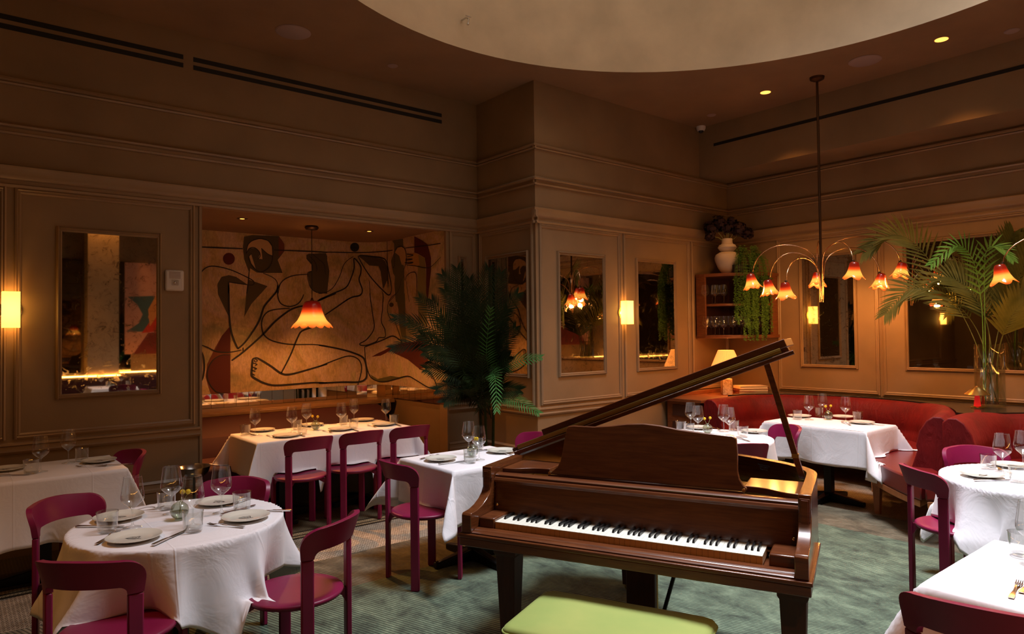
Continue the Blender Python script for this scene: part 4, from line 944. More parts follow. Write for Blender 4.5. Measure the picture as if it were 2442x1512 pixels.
# cheeks with scrolled arms
prof = [(.13, .98), (.155, .96), (.16, .90), (.13, .865), (.10, .85), (.078, .84), (.05, .83), (.02, .815), (-.03, .80), (-.075, .795), (-.085, .785), (-.085, .70), (.6, .70), (.6, .98)]
sc = [(.12, .98), (.118, .925), (.128, .92), (.122, .88), (.105, .855), (.075, .832), (.03, .812), (-.02, .80), (-.075, .797), (-.085, .787), (-.085, .705), (.1495, .705), (.1495, .98)]
for u0, u1 in ((U0, U0+.05), (U1-.05, U1)):
    mb = MB(); k = len(sc); mb.add([(u0, v, pz(z)) for v, z in sc]+[(u1, v, pz(z)) for v, z in sc], [tuple(range(k)), tuple(range(2*k-1, k-1, -1))]+[(i, k+i, k+(i+1) % k, (i+1) % k) for i in range(k)])
    ck = mb.build('cheek', M_WALNUT, pn, bevel=.003, angle=25)
    pm = MB(); um = (u0+u1)/2; 
    for dz, w, d in ((0, .020, .004), (0, .014, .007)): pm.box(um-w, .118-d, pz(.86), um+w, .122, pz(.965-(.02-w)))
    pm.build('cheek_moulding', M_WALNUT, ck, smooth=False, bevel=.002)
# key bed and key slip
mb = MB(); mb.box(U0-.008, -.095, pz(.645), U1+.008, .35, pz(.685)); mb.box(U0-.014, -.10, pz(.685), U1+.014, .45, pz(.703)); mb.build('key_bed', M_WALNUTX, pn, bevel=.004)
mb = MB(); k = [(-.072, .703), (-.084, .706), (-.076, .712), (-.060, .713), (-.056, .717), (-.046, .719), (-.010, .719), (-.010, .703)]
mb.add([(U0+.05, v, pz(z)) for v, z in k]+[(U1-.05, v, pz(z)) for v, z in k], [tuple(range(8)), tuple(range(15, 7, -1))]+[(i, 8+i, 8+(i+1) % 8, (i+1) % 8) for i in range(8)]); mb.build('key_slip', M_WALNUTX, pn, bevel=.003)
KW = 1.231/52
for u0, u1 in ((U0+.05, -.0008), (1.2318, U1-.05)): MB().box(u0, -.008, pz(.703), u1, .15, pz(.765)).build('key_block', M_WALNUTX, pn, bevel=.007)
for i in range(52):
    mb = MB(); u = i*KW; mb.box(u+.0006, .0, pz(.712), u+KW-.0006, .15, pz(.748), 0); mb.box(u+.0003, -.0025, pz(.7465), u+KW-.0003, .15, pz(.7495), 1); o = mb.build('white_key', [M_KEYF, M_IVORY], pn, smooth=False)
for i in range(51):
    if (i % 7) in (0, 2, 3, 5, 6):      # A#, C#, D#, F#, G#
        u = (i+1)*KW; mb = MB(); a, b = .0052, .0042
        mb.add([(u-a, .052, pz(.749)), (u+a, .052, pz(.749)), (u+a, .15, pz(.749)), (u-a, .15, pz(.749)), (u-b, .060, pz(.762)), (u+b, .060, pz(.762)), (u+b, .15, pz(.762)), (u-b, .15, pz(.762))],
               [(0,3,2,1),(4,5,6,7),(0,1,5,4),(1,2,6,5),(2,3,7,6),(3,0,4,7)]); mb.build('black_key', M_EBONY, pn, smooth=False)
# fallboard: concave board rising behind the keys
fb = [(.150, .745), (.154, .79), (.162, .84), (.166, .895), (.156, .902), (.150, .912), (.156, .922), (.168, .925), (.166, .934), (.176, .940), (.205, .942), (.215, .935), (.215, .745)]
k = len(fb); ff = MB(); ff.add([(U0+.05, v, pz(z)) for v, z in fb]+[(U1-.05, v, pz(z)) for v, z in fb], [tuple(range(k)), tuple(range(2*k-1, k-1, -1))]+[(i, k+i, k+(i+1) % k, (i+1) % k) for i in range(k)])
fbo = ff.build('fallboard', M_WALNUTX, pn, angle=40)
fc = bpy.data.curves.new('fallboard_lettering', 'FONT'); fc.body = 'Wm. Knabe & Co.'; fc.size = .026; fc.extrude = .0004; fc.align_x = 'CENTER'
fo = bpy.data.objects.new('fallboard_lettering', fc); C.objects.link(fo); fo.parent = fbo; fo.location = (.66, .1625, pz(.805)); fo.rotation_euler = (R_(86), 0, 0); fc.materials.append(mat('faint_gilt', (.12, .05, .02), .4)); meshify(fo)
MB().box(U0+.05, .215, pz(.80), U1-.05, .24, pz(.90)).build('pin_block_rail', M_WALD, pn, smooth=False)
tp = MB(); [tp.tube([(.03+i*.0185, .27+.012*(i % 3), pz(.85)), (.03+i*.0185, .27+.012*(i % 3), pz(.905))], .0032, 6) for i in range(60)]
o = tp.build('tuning_pins', M_STEEL, pn); o['kind'] = 'stuff'
for u, v in ((-.066, .146), (1.312, .146)): MB().sphere((u, v, pz(.79)), .009, 12, 8).build('brass_knob', M_BRASS, pn)
# side shelves with scalloped fronts and music desk
def shelf(u0, u1, inner):
    P = []
    for i in range(13):
        s = i/12; u = u0+(u1-u0)*s; w = s if inner > 0 else 1-s
        v = .245-(.0)+(.03*math.sin(PI*w*1.0)-.065*w**2 if True else 0)
        P.append((u, .27-.055*(1-math.cos(PI*w))/2 if False else .235+.075*(1/(1+math.exp(-(w-.45)*9)))))
    return P+[(u1, .50), (u0, .50)]
MB().prism(shelf(U0+.052, .150, 1), pz(.925), pz(.955)).build('desk_shelf', M_WALNUTX, pn, bevel=.003)
MB().prism(shelf(1.095, U1-.052, -1), pz(.925), pz(.955)).build('desk_shelf', M_WALNUTX, pn, bevel=.003)
MB().box(.150, .285, pz(.918), 1.095, .50, pz(.932)).build('desk_tray', M_WALNUTX, pn, bevel=.002)
dk = [(.150, .935), (.172, .950), (.198, .972), (.212, 1.00), (.220, 1.04), (.226, 1.10), (.234, 1.16), (.242, 1.172), (.27, 1.176), (.38, 1.176), (.47, 1.186), (.55, 1.198), (.63, 1.203), (.71, 1.198), (.80, 1.184), (.90, 1.176), (1.045, 1.168), (1.062, 1.158), (1.068, 1.10), (1.070, 1.02), (1.078, .985), (1.095, .960), (1.11, .948), (1.11, .935)]
mb = MB(); k = len(dk); f0 = lambda u, z, w: (u, .285+w+(z-.935)*.22, pz(z))
mb.add([f0(u, z, 0) for u, z in dk]+[f0(u, z, .018) for u, z in dk], [tuple(range(k)), tuple(range(2*k-1, k-1, -1))]+[(i, k+i, k+(i+1) % k, (i+1) % k) for i in range(k)])
mb.build('music_desk', M_WALNUTX, pn, bevel=.004, angle=30)
for u in (.165, 1.098): MB().tube([(u, .285, pz(.942)), (u-.0, .272, pz(.942))], .008, 10).build('desk_pivot', M_BRASS, pn)
# maker plate on the inner rim
MB().box(-.055, -.0015, -.018, .055, .0015, .018).build('maker_plate', M_GOLDP, pn, smooth=False)
mp_ = pn.children[-1]; mp_.location = (1.115, .838, pz(.945)); mp_.rotation_euler = (0, 0, R_(-33)); 
pc = bpy.data.curves.new('maker_plate_lettering', 'FONT'); pc.body = 'Manufactured by\nRESTORED\nNew York'; pc.size = .011; pc.extrude = .0003; pc.align_x = 'CENTER'; pc.materials.append(M_INK)
po = bpy.data.objects.new('maker_plate_lettering', pc); C.objects.link(po); po.parent = mp_; po.location = (0, -.002, .006); po.rotation_euler = (R_(90), 0, 0); meshify(po)
# lid, hinged on the spine, with the front flap folded back on top
LA = R_(21.4); lo = [(p[0], p[1]) for p in ro if p[1] > .5]; lid = [(U0-.01, .505)]+[(p[0]+(.012 if p[0] > .2 else -.01 if p[0] < -.1 else 0), p[1]+.01) for p in lo]+[(U1+.012, .505)]
def lidpt(u, v, h): return (U0-.012+(u-U0)*math.cos(LA)-h*math.sin(LA), v, pz(.992)+(u-U0)*math.sin(LA)+h*math.cos(LA))
mb = MB(); k = len(lid); mb.add([lidpt(u, v, 0) for u, v in lid]+[lidpt(u, v, .02) for u, v in lid], [tuple(range(k)), tuple(range(2*k-1, k-1, -1))]+[(i, k+i, k+(i+1) % k, (i+1) % k) for i in range(k)])
ld = mb.build('lid', M_WALNUTX, pn, bevel=.003, angle=30)
mb = MB(); fl = [(U0+.20, .50), (U1+.012, .50), (U1+.012, .86), (U0+.20, .86)]
mb.add([lidpt(u, v, .022) for u, v in fl]+[lidpt(u, v, .060) for u, v in fl], [(3,2,1,0),(4,5,6,7),(0,1,5,4),(1,2,6,5),(2,3,7,6),(3,0,4,7)]); 
mb.build('front_lid_flap', M_WALNUTX, pn, bevel=.003)
hg = MB(); a, b = Vector(lidpt(U0+.03, .500, .022)), Vector(lidpt(U1-.02, .500, .022)); hg.tube([a, b], .0065, 10); hg.obox((a+b)/2-Vector((0, .002, .0))+Vector((math.sin(LA), 0, -math.cos(LA)))*.008, (b-a)/2, (0, .0012, 0), Vector((-math.sin(LA), 0, math.cos(LA)))*.009)
hg.build('piano_hinge', M_GOLDP, pn, angle=40)
lp = MB(); a, b = Vector(lidpt(U0+.0, .498, -.012)), Vector(lidpt(U1+.03, .498, -.012)); lp.obox((a+b)/2, (b-a)/2, (0, .008, 0), Vector((-math.sin(LA), 0, math.cos(LA)))*.010); lp.build('lid_edge_strip', M_WALNUTX, pn, bevel=.003)
top = Vector(lidpt(1.275, .56, -.004)); bot = Vector((1.318, .56, pz(.955))); d = (bot-top)
mb = MB(); mb.obox((top+bot)/2, d/2, Vector((.014, 0, 0)), Vector((0, .009, 0))); pk = mb.build('lid_prop', M_WALNUT, pn, bevel=.002)
MB().obox(bot-d.normalized()*.11, (.0155, 0, 0), (0, .0105, 0), (0, 0, .010)).build('prop_clip', M_BRASS, pk, smooth=False)
MB().obox(top+Vector((0, 0, -.004)), (.03, 0, .012), (0, .018, 0), (0, 0, .008)).build('prop_cup', M_BRONZE, pk, smooth=False)
# legs and pedal lyre
def pleg(u, v):
    mb = MB(); s = lambda w, z: [(u-w, v-w, z), (u+w, v-w, z), (u+w, v+w, z), (u-w, v+w, z)]
    mb.grid([s(.058, pz(.645)), s(.058, pz(.60)), s(.050, pz(.585)), s(.030, pz(.06)), s(.030, pz(.045))], True)
    mb.f += [(3,2,1,0), (16,17,18,19)]; mb.m += [0, 0]; l = mb.build('leg', M_WALD, pn, angle=25, bevel=.003)
    MB().lathe([(.02, 0), (.024, .012), (.024, .03), (.012, .046)], 16, u, v, 0).build('caster', M_BRASS, l)
pleg(.045, .06); pleg(1.315, .06); pleg(.22, 1.36)
mb = MB(); mb.box(.545, .30, pz(.10), .685, .345, pz(.645)); ly = mb.build('pedal_lyre', M_WALD, pn, bevel=.006)
MB().box(.50, .20, pz(.07), .73, .38, pz(.12)).build('pedal_box', M_WALD, ly, bevel=.004)
for i in range(3): MB().tube([(.57+i*.045, .20, pz(.085)), (.57+i*.045, .12, pz(.075))], .008, 8).build('pedal', M_BRASS, ly)
for u in (.70, .71): pass
MB().tube([(.695, .31, pz(.12)), (.695, .31, pz(.645))], .004, 6).build('pedal_rod', M_BRASS, ly)
MB().tube([(.66, .36, pz(.14)), (.78, .62, pz(.685))], .010, 8).build('lyre_brace', M_BMET, ly)
# bench
bn = thing('piano_bench', 'lime green velvet piano bench with cream sides at bottom centre', 'bench', (PX, PY, RUG), PA)
def cushion(u0, u1, v0, v1, z0, z1, r=.04, nseg=26):
    mb = MB(); rows = []
    def ringp(ins, z, crown=0):
        P = []
        for i in range(4):
            cx_ = (u1-r if i in (0, 3) else u0+r); cy_ = (v1-r if i in (0, 1) else v0+r)
            for k in range(7):
                a = PI/2*i+PI/2*k/6; rr = max(r-ins, .002); P.append((cx_+rr*math.cos(a) + (0), cy_+rr*math.sin(a), z))
        return P
    return ringp
rp = cushion(.285, 1.035, -.49, -.045, .40, .49)
mb = MB(); mb.grid([rp(0, pz(z)) for z in (.18, .47)], True); mb.build('skirt', M_CREAMV, bn, angle=50)
def sc_ring(P, f, z): cx_, cy_ = .66, -.2675; return [(cx_+(x-cx_)*f, cy_+(y-cy_)*f, z) for x, y, _ in P]
base_r = rp(-.004, 0)
mb = MB(); mb.grid([sc_ring(base_r, 1, pz(.466)), sc_ring(base_r, 1.004, pz(.474)), sc_ring(base_r, .985, pz(.486)), sc_ring(base_r, .93, pz(.494)), sc_ring(base_r, .6, pz(.502)), sc_ring(base_r, .2, pz(.505)), sc_ring(base_r, .001, pz(.505))], True)
mb.build('velvet_top', M_GREENV, bn, angle=80)
mb = MB(); P = sc_ring(base_r, 1.004, pz(.468)); mb.tube(P+[P[0]], .0055, 8, cap=False); mb.build('piping', M_GREENV, bn, angle=80)
for u in (.33, .99):
    for v in (-.45, -.09): MB().tube([(u, v, 0), (u, v, pz(.20))], [.014, .02], 10).build('leg', M_WALD, bn)

# ================================================================ CURVED BOOTHS on the right
def offset(P, d):
    out = []
    for i, p in enumerate(P):
        a, b = P[max(i-1, 0)], P[min(i+1, len(P)-1)]; t_ = Vector((b[0]-a[0], b[1]-a[1])); t_.normalize(); out.append((p[0]+t_.y*d, p[1]-t_.x*d))
    return out
def ribbon(P, prof, name, m, parent, zf=None, angle=50, bevel=0):   # prof (inward w, z)
    cols = []
    for i in range(len(P)):
        s = i/(len(P)-1); cols.append([])
    lines = [offset(P, w) for w, z in prof]
    for i in range(len(P)):
        s = i/(len(P)-1)
        for j, (w, z) in enumerate(prof): cols[i].append((lines[j][i][0], lines[j][i][1], z*(zf(s) if zf and z > .5 else 1)))
    mb = MB(); mb.grid(cols, True); q = len(prof); k = len(cols); mb.f += [tuple(range(q-1, -1, -1)), tuple((k-1)*q+i for i in range(q))]; mb.m += [0, 0]
    return mb.build(name, m, parent, angle=angle, bevel=bevel)
bprof = [(.16, .30), (.16, .50), (.13, .56), (.115, .60), (.125, .635), (.10, .75), (.05, .83), (0, .865), (-.06, .865), (-.10, .83), (-.105, .30)]
sprof = [(.10, .345), (.10, .50), (.52, .505), (.56, .49), (.575, .46), (.575, .36), (.56, .345)]
fprof = [(.12, .30), (.12, .345), (.555, .345), (.555, .30)]
def booth(P, label, z_f, SP, legs):
    t = thing('curved_booth', label, 'booth seat', (P[len(P)//2][0], P[len(P)//2][1], 0)); cx_, cy_ = t.location.x, t.location.y
    Q = [(x-cx_, y-cy_) for x, y in P]; S_ = [(x-cx_, y-cy_) for x, y in SP]; g = (sum(p[0] for p in S_)/len(S_), sum(p[1] for p in S_)/len(S_))
    ribbon(Q, bprof, 'backrest', M_VELVET, t, z_f, 60, .01)
    MB().prism(S_, .345, .505).build('seat', M_LEATHER, t, angle=50, bevel=.022)
    MB().prism([(g[0]+(x-g[0])*.985, g[1]+(y-g[1])*.985) for x, y in S_], .295, .345).build('seat_frame', M_LEGW, t, angle=50, bevel=.004)
    for lx, ly_ in legs:
        mb = MB(); s = lambda w, z: [(lx-cx_-w, ly_-cy_-w, z), (lx-cx_+w, ly_-cy_-w, z), (lx-cx_+w, ly_-cy_+w, z), (lx-cx_-w, ly_-cy_+w, z)]
        mb.grid([s(.02, 0), s(.034, .295)], True); mb.f += [(3,2,1,0), (4,5,6,7)]; mb.m += [0, 0]; mb.build('leg', M_LEGW, t, smooth=False)
    return t
booth(B1, 'deep red velvet booth with leather seat around the far table', lambda s: 1+.07*max(0, (s-.62)/.38)**.5, BS1, [(6.42, 2.74), (7.25, 3.12), (6.80, 4.10)])
booth(B2, 'red velvet booth at the right edge behind the round table', lambda s: 1+.07*max(0, 1-s/.30)**.5, BS2, [(6.0, 1.92), (6.9, 1.56), (6.45, .58)])
# black ledge between booths and wall
ld1 = offset(B1, -.112); ld2 = offset(B2, -.112)
poly = [p for p in ld1[8:48]]; mb = MB()
top_poly = [(XR-.03, 4.55), ]+[]
P = [(7.25, 4.80)]+[p for p in ld1[10:48]]+[p for p in ld2[12:50]]+[(XR-.032, .2), (XR-.032, 4.80)]
mb.prism(P, .79, .872); mb.build('booth_ledge', M_LACQ, smooth=False, bevel=.006); tag(bpy.data.objects['booth_ledge'], 'black lacquered ledge running along the right wall behind booths', 'ledge')
# wood console in the corner with lamp and books
t = thing('corner_console', 'dark wood console in the corner under the glass shelf', 'console', (7.6, 5.0, 0))
cp = [(6.78, 5.385), (6.80, 4.86), (7.22, 4.83), (8.225, 4.83), (8.225, 5.385)]
mb = MB(); mb.prism([(x-7.6, y-5.0) for x, y in cp], .795, .832); mb.build('console_top', M_CABW, t, bevel=.004)
cb = [(6.84, 5.38), (6.86, 4.92), (8.22, 4.92), (8.22, 5.38)]
mb = MB(); mb.prism([(x-7.6, y-5.0) for x, y in cb], .0, .795); mb.build('console_body', M_CABW, t, smooth=False)
for z in (.42, .62): MB().box(6.835-7.6, 5.0-5.0, z, 6.848-7.6, 5.30-5.0, z+.13).build('drawer_front', M_CABIN, t, smooth=False)
MB().box(6.9-7.6, 5.36-5.0, .832, 8.2-7.6, 5.385-5.0, .875).build('upstand', M_CABW, t, bevel=.003); MB().box(8.19-7.6, 4.83-5.0, .832, 8.225-7.6, 5.36-5.0, .905).build('upstand', M_CABW, t, bevel=.003)
# lamp with pleated shade
M_PLEAT = mat('lit_pleated_shade', (0.9, 0.6, 0.3), 0.7, emit=(1.0, 0.30, 0.045), es=1.0)
q = onZ(1733, 941, .834); t = thing('table_lamp', 'lit pleated-shade table lamp with marble base on the corner console', 'table lamp', (q.x, q.y, .834))
MB().box(-.06, -.05, 0, .06, .05, .20).build('marble_base', M_STONE, t, bevel=.004); t.rotation_euler = (0, 0, R_(-40))
MB().tube([(0, 0, .20), (0, 0, .36)], .006, 8).build('stem', M_BRASS, t)
rows = [[((r+.003*math.cos(60*2*PI*i/240))*math.cos(2*PI*i/240), (r+.003*math.cos(60*2*PI*i/240))*math.sin(2*PI*i/240), z) for i in range(240)] for r, z in ((.205, .30), (.095, .56))]
MB().grid(rows, True).build('pleated_shade', M_PLEAT, t, angle=20); lamp('lamp_bulb', 'POINT', (0, 0, .42), 9, AMBER, .04, parent=t)
q = onZ(1790, 938, .836)
for i, (w, d, h, m_, lb) in enumerate(((.36, .26, .035, M_BOOKR, 'dark red book at the bottom of the stack by the lamp'), (.37, .25, .030, M_BOOKR, 'maroon book in the middle of the stack by the lamp'), (.36, .24, .035, M_BOOKC, 'cream book on top of the stack by the lamp'))):
    z = .834+sum((.036, .031)[:i]); t = thing('book', lb, 'book', (q.x, q.y, z), R_(-42+3*i), 'books by the lamp')
    mb = MB(); mb.box(-w/2, -d/2, 0, w/2, d/2, .003); mb.box(-w/2, -d/2, h-.003, w/2, d/2, h); mb.box(-w/2, -d/2, 0, -w/2+.003, d/2, h); mb.build('cover', m_, t, smooth=False)
    MB().box(-w/2+.004, -d/2+.006, .003, w/2-.006, d/2-.006, h-.003).build('pages', M_PAGES, t, smooth=False)
# corner glass shelf
SX, SY = XR, YC
def arcfront(off=0.0, n=16):
    A, B = Vector((7.50, YC)), Vector((XR, 4.70)); mid = (A+B)/2; out = Vector((-1, -1)).normalized(); P = []
    c = (A+B)/2-out*.42; r0 = (A-c).length
    a0 = math.atan2(A.y-c.y, A.x-c.x); a1 = math.atan2(B.y-c.y, B.x-c.x)
    if a1 < a0: a1 += 2*PI
    a0_ = a0 if a0 > 0 else a0+2*PI; a1_ = a1 if a1 > a0_ else a1+2*PI
    return [(c.x+(r0-off)*math.cos(a0_+(a1_-a0_)*i/n), c.y+(r0-off)*math.sin(a0_+(a1_-a0_)*i/n)) for i in range(n+1)]
t = thing('corner_shelf', 'curved wooden wall shelf in the corner holding wine glasses', 'shelf', (XR, YC, 0))
def brd(z0, z1, name, off=0.0):
    P = [(x, y) for x, y in arcfront(off)]; P = [(min(x, XR-.012), min(y, YC-.012)) for x, y in P]+[(XR-.012, YC-.012)]
    mb = MB(); mb.prism([(x-XR, y-YC) for x, y in P], z0, z1); return mb.build(name, M_CABW, t, bevel=.003)
brd(1.545, 1.585, 'bottom_board'); brd(1.955, 1.985, 'middle_board', .05); brd(2.33, 2.37, 'top_board')
MB().box(7.50-XR, -.16, 1.545, 7.53-XR, -.012, 2.37).build('side_panel', M_CABW, t, bevel=.003)
MB().box(-.16, 4.70-YC, 1.545, -.012, 4.73-YC, 2.37).build('side_panel', M_CABW, t, bevel=.003)
MB().box(7.50-XR, -.024, 1.55, -.012, -.013, 2.36).build('back_panel', M_CABIN, t, smooth=False); MB().box(-.024, 4.70-YC, 1.55, -.013, -.012, 2.36).build('back_panel', M_CABIN, t, smooth=False)
for zz, gname, pxs, py_ in ((1.986, 'upper', [1683, 1700, 1707, 1718, 1728, 1808, 1818], None), (1.5855, 'lower', [1685, 1697, 1706, 1716, 1726, 1738, 1748, 1758, 1768, 1778, 1790, 1800, 1812], None)):
    for i, px in enumerate(pxs):
        d = 8.72+(.12 if i % 2 else 0); d0 = 8.72+.10*abs((px-1750)/80)+(.14 if i % 2 else 0.0)
        p = atD(px, 800, d0); x = min(p.x, XR-.09); y = min(p.y, YC-.09)
        place(WG, (x, y, zz), 0, 'clear wine glass standing in the row on the %s corner shelf' % gname, 'wine glasses on the %s corner shelf' % gname)
# vase with dark flowers
q = (7.78, 5.12, 2.371); t = thing('stoneware_vase', 'tiered white stoneware vase with dark flowers on the corner shelf', 'vase', q)
MB().lathe([(.07, 0), (.075, .01), (.12, .08), (.155, .17), (.16, .21), (.145, .25), (.095, .28), (.07, .285), (.10, .31), (.118, .34), (.10, .375), (.075, .385), (.068, .40), (.066, .455), (.060, .455), (.058, .40), (.001, .39)], 40).build('vase_body', M_VASEW, t, angle=30)
fm = thing('dark_bouquet', 'bunch of near-black flowers in the white stoneware vase', 'flowers', (q[0], q[1], q[2]+.40))
for i, (a, r, h, s) in enumerate(((2.4, .20, .20, .10), (2.0, .10, .26, .11), (.5, .02, .20, .09), (5.4, .15, .18, .10), (5.6, .26, .12, .085), (2.7, .24, .08, .07), (5.9, .07, .27, .08))):
    c = Vector((r*math.cos(a), r*math.sin(a), h)); stm = MB().tube([(0, 0, -.02), c*.5+Vector((0, 0, .03)), c], .004, 6).build('stem', M_STEM, fm)
    mb = MB(); rr = random.Random(i)
    for k in range(70):
        d = Vector((rr.gauss(0, 1), rr.gauss(0, 1), rr.gauss(0, 1))).normalized(); p = c+d*s*rr.uniform(.55, 1); u = d.orthogonal().normalized(); v = d.cross(u); w = s*.30
        mb.add([p-u*w, p-v*w+d*w*.4, p+u*w, p+v*w+d*w*.4], [(0,1,2,3)])
    mb.sphere(c, s*.6, 10, 7); mb.build('blossom', M_FLOWER, stm, angle=180)
# trailing plants on the shelf
def trailing(x, y, strands, label, seed):
    rr = random.Random(seed); t = thing('trailing_plant', label, 'trailing plant', (x, y, 2.371))
    MB().lathe([(.05, 0), (.075, .02), (.08, .10), (.07, .10), (.065, .03), (.001, .02)], 24).build('pot', M_POT, t)
    for k in range(strands):
        a = R_(200)+(k/(strands-1))*R_(110)+rr.uniform(-.1, .1); rad = rr.uniform(.14, .22); ln = rr.uniform(.45, .85)
        P = [Vector((0, 0, .08)), Vector((math.cos(a)*rad*.35, math.sin(a)*rad*.35, rr.uniform(.2, .34))), Vector((math.cos(a)*rad*.85, math.sin(a)*rad*.85, .16))]
        z = .0
        while z > -ln: z -= .05; P.append(Vector((math.cos(a)*rad*1.05+rr.uniform(-.008, .008), math.sin(a)*rad*1.05+rr.uniform(-.008, .008), z)))
        mb = MB(); mb.tube(P, .002, 4)
        S_ = spline([tuple(p) for p in P], 6)
        for p in S_:
            for e in range(3):
                d = Vector((rr.gauss(0, 1), rr.gauss(0, 1), rr.gauss(-.3, .6))).normalized(); p = Vector(p); w = d.orthogonal().normalized()*.0045; l = .026
                mb.add([p, p+d*l*.5+w, p+d*l, p+d*l*.5-w], [(0,1,2,3)])
        mb.build('vine', M_TRAIL, t, smooth=False)
    return t
trailing(7.74, 4.93, 24, 'green trailing plant on the corner shelf beside the white vase', 3)
trailing(7.90, 4.84, 24, 'taller green trailing plant on the corner shelf, further right', 5)

# ================================================================ CHANDELIERS
def chandelier(cx, cy, arms, label, rose=True, zb=1.93):
    t = thing('chandelier', label, 'chandelier', (cx, cy, 0))
    MB().lathe([(.075, 0), (.07, -.025), (.03, -.045), (.001, -.05)], 28, cz=ZC).build('ceiling_rose', M_BRONZE, t)
    MB().tube([(0, 0, ZC-.03), (0, 0, 2.45), (0, 0, 2.10)], [.013, .013, .009], 12).build('pole', M_BRONZE, t)
    for i, (spx, spy, dd, ppy) in enumerate(arms):
        o = atD(spx, spy, dd); zs = o.z; zp = atD(spx, ppy, dd+.1).z; ox, oy = o.x-cx, o.y-cy; r = math.hypot(ox, oy); ux, uy = ox/r, oy/r; lat = .016
        P = [(ux*lat, uy*lat, zb+.03*(i % 3)), (ux*lat*1.2, uy*lat*1.2, zb+.25), (ux*(lat+.02), uy*(lat+.02), zs+.17)]
        m = 14; z0 = zs+.17; top_z = zp
        for k in range(1, m+1):
            s = k/m; ang = PI*s; x = (lat+.02)+(r-lat-.02)*(1-math.cos(ang))/2; zz = z0+(top_z-z0)*math.sin(ang) if s < .5 else (zs+.10)+(top_z-zs-.10)*math.sin(ang)
            P.append((ux*x, uy*x, zz))
        ar = MB().tube(P, .0052, 8).build('arm', M_COPPER, t, angle=80)
        sh = bell(MB(), .095, .155, 40, 5+(i % 2), .13, i*1.3).build('glass_shade', M_SHADE, ar, angle=80, solid=.003); tilt = .16
        sh.location = (ox, oy, zs-.05); sh.rotation_euler = (-uy*tilt, ux*tilt, 0)
        MB().lathe([(.001, zs+.125), (.012, zs+.12), (.016, zs+.098), (.012, zs+.09)], 14, ox, oy).build('shade_cap', M_BRONZE, ar)
        MB().sphere((ox, oy, zs+.0), .024, 12, 8).build('bulb', M_BULB, ar)
        lamp('chandelier_bulb', 'POINT', (ox, oy, zs-.065), 13.5, AMBER, .03, parent=t)
    return t
ARMS = [(1795, 675, 7.45, 590), (1836, 690, 7.30, 606), (1875, 698, 6.75, 612), (1949, 670, 7.80, 585), (2035, 650, 6.60, 571), (2098, 675, 7.30, 593), (2147, 648, 7.25, 566)]
chandelier(7.10, 3.55, ARMS, 'bronze chandelier with arching arms and red-amber glass flower shades')
chandelier(7.10, 1.10, [(2392, 660, 5.6, 560), (2560, 690, 5.9, 580), (2620, 660, 4.9, 570), (2900, 690, 5.4, 590)], 'second bronze chandelier at the right edge, one shade visible')

# ================================================================ PALMS
def frond(mb, P, ll, n=34, w=.011, droop=.35, side=None, v=.35, rr=random, start=.18):
    S_ = [Vector(p) for p in spline([tuple(p) for p in P], 8)]; m = len(S_)
    mb.tube(S_, [.0055*(1-.8*i/m) for i in range(m)], 5)
    for k in range(n):
        f = start+(1-start)*(k+.5)/n; i = f*(m-1); a = int(i); b = min(a+1, m-1); p = S_[a].lerp(S_[b], i-a); t_ = (S_[b]-S_[max(a-1, 0)]).normalized()
        up = side if side else Vector((0, 0, 1)); sd = t_.cross(up); sd = sd.normalized() if sd.length > .05 else t_.orthogonal(); nup = sd.cross(t_).normalized()
        l = ll*(math.sin(PI*(.12+.80*f))**.7)*rr.uniform(.88, 1.08)
        for s in (-1, 1):
            d = (sd*s*(1-.35*f)+t_*(.55+.6*f)+nup*v).normalized(); q = [p]
            for j in (1, 2, 3): q.append(q[-1]+(d*1.0+Vector((0, 0, -droop*j*.33))).normalized()*l/3)
            ws = [w*.5, w, w*.75, .0004]; wd_ = d.cross(nup).normalized(); L_ = [x-wd_*y for x, y in zip(q, ws)]; M_ = [x-nup*y*.35 for x, y in zip(q, ws)]; N_ = [x+wd_*y for x, y in zip(q, ws)]
            mb.grid([L_, M_, N_])
    return mb
rr = random.Random(11)
PXL, PYL = 4.33, 5.72
t = thing('areca_palm', 'tall dark palm with many feathery fronds in the corner by the alcove', 'palm', (PXL, PYL, 0))
MB().lathe([(.13, 0), (.16, .24), (.17, .28), (.15, .28), (.14, .24), (.001, .24)], 32).build('pot', M_POT, t)
for k in range(5):
    a = k*1.25; MB().tube([(.06*math.cos(a), .06*math.sin(a), .30), (.08*math.cos(a), .08*math.sin(a), .95), (.05*math.cos(a+.5), .05*math.sin(a+.5), 1.45)], [.016, .013, .008], 8).build('cane', M_PALMD, t)
def relw(px, py, d, c): p = atD(px, py, d); return Vector((p.x-c[0], p.y-c[1], p.z-c[2]))
cL = (PXL, PYL, 0)
D0 = 7.15
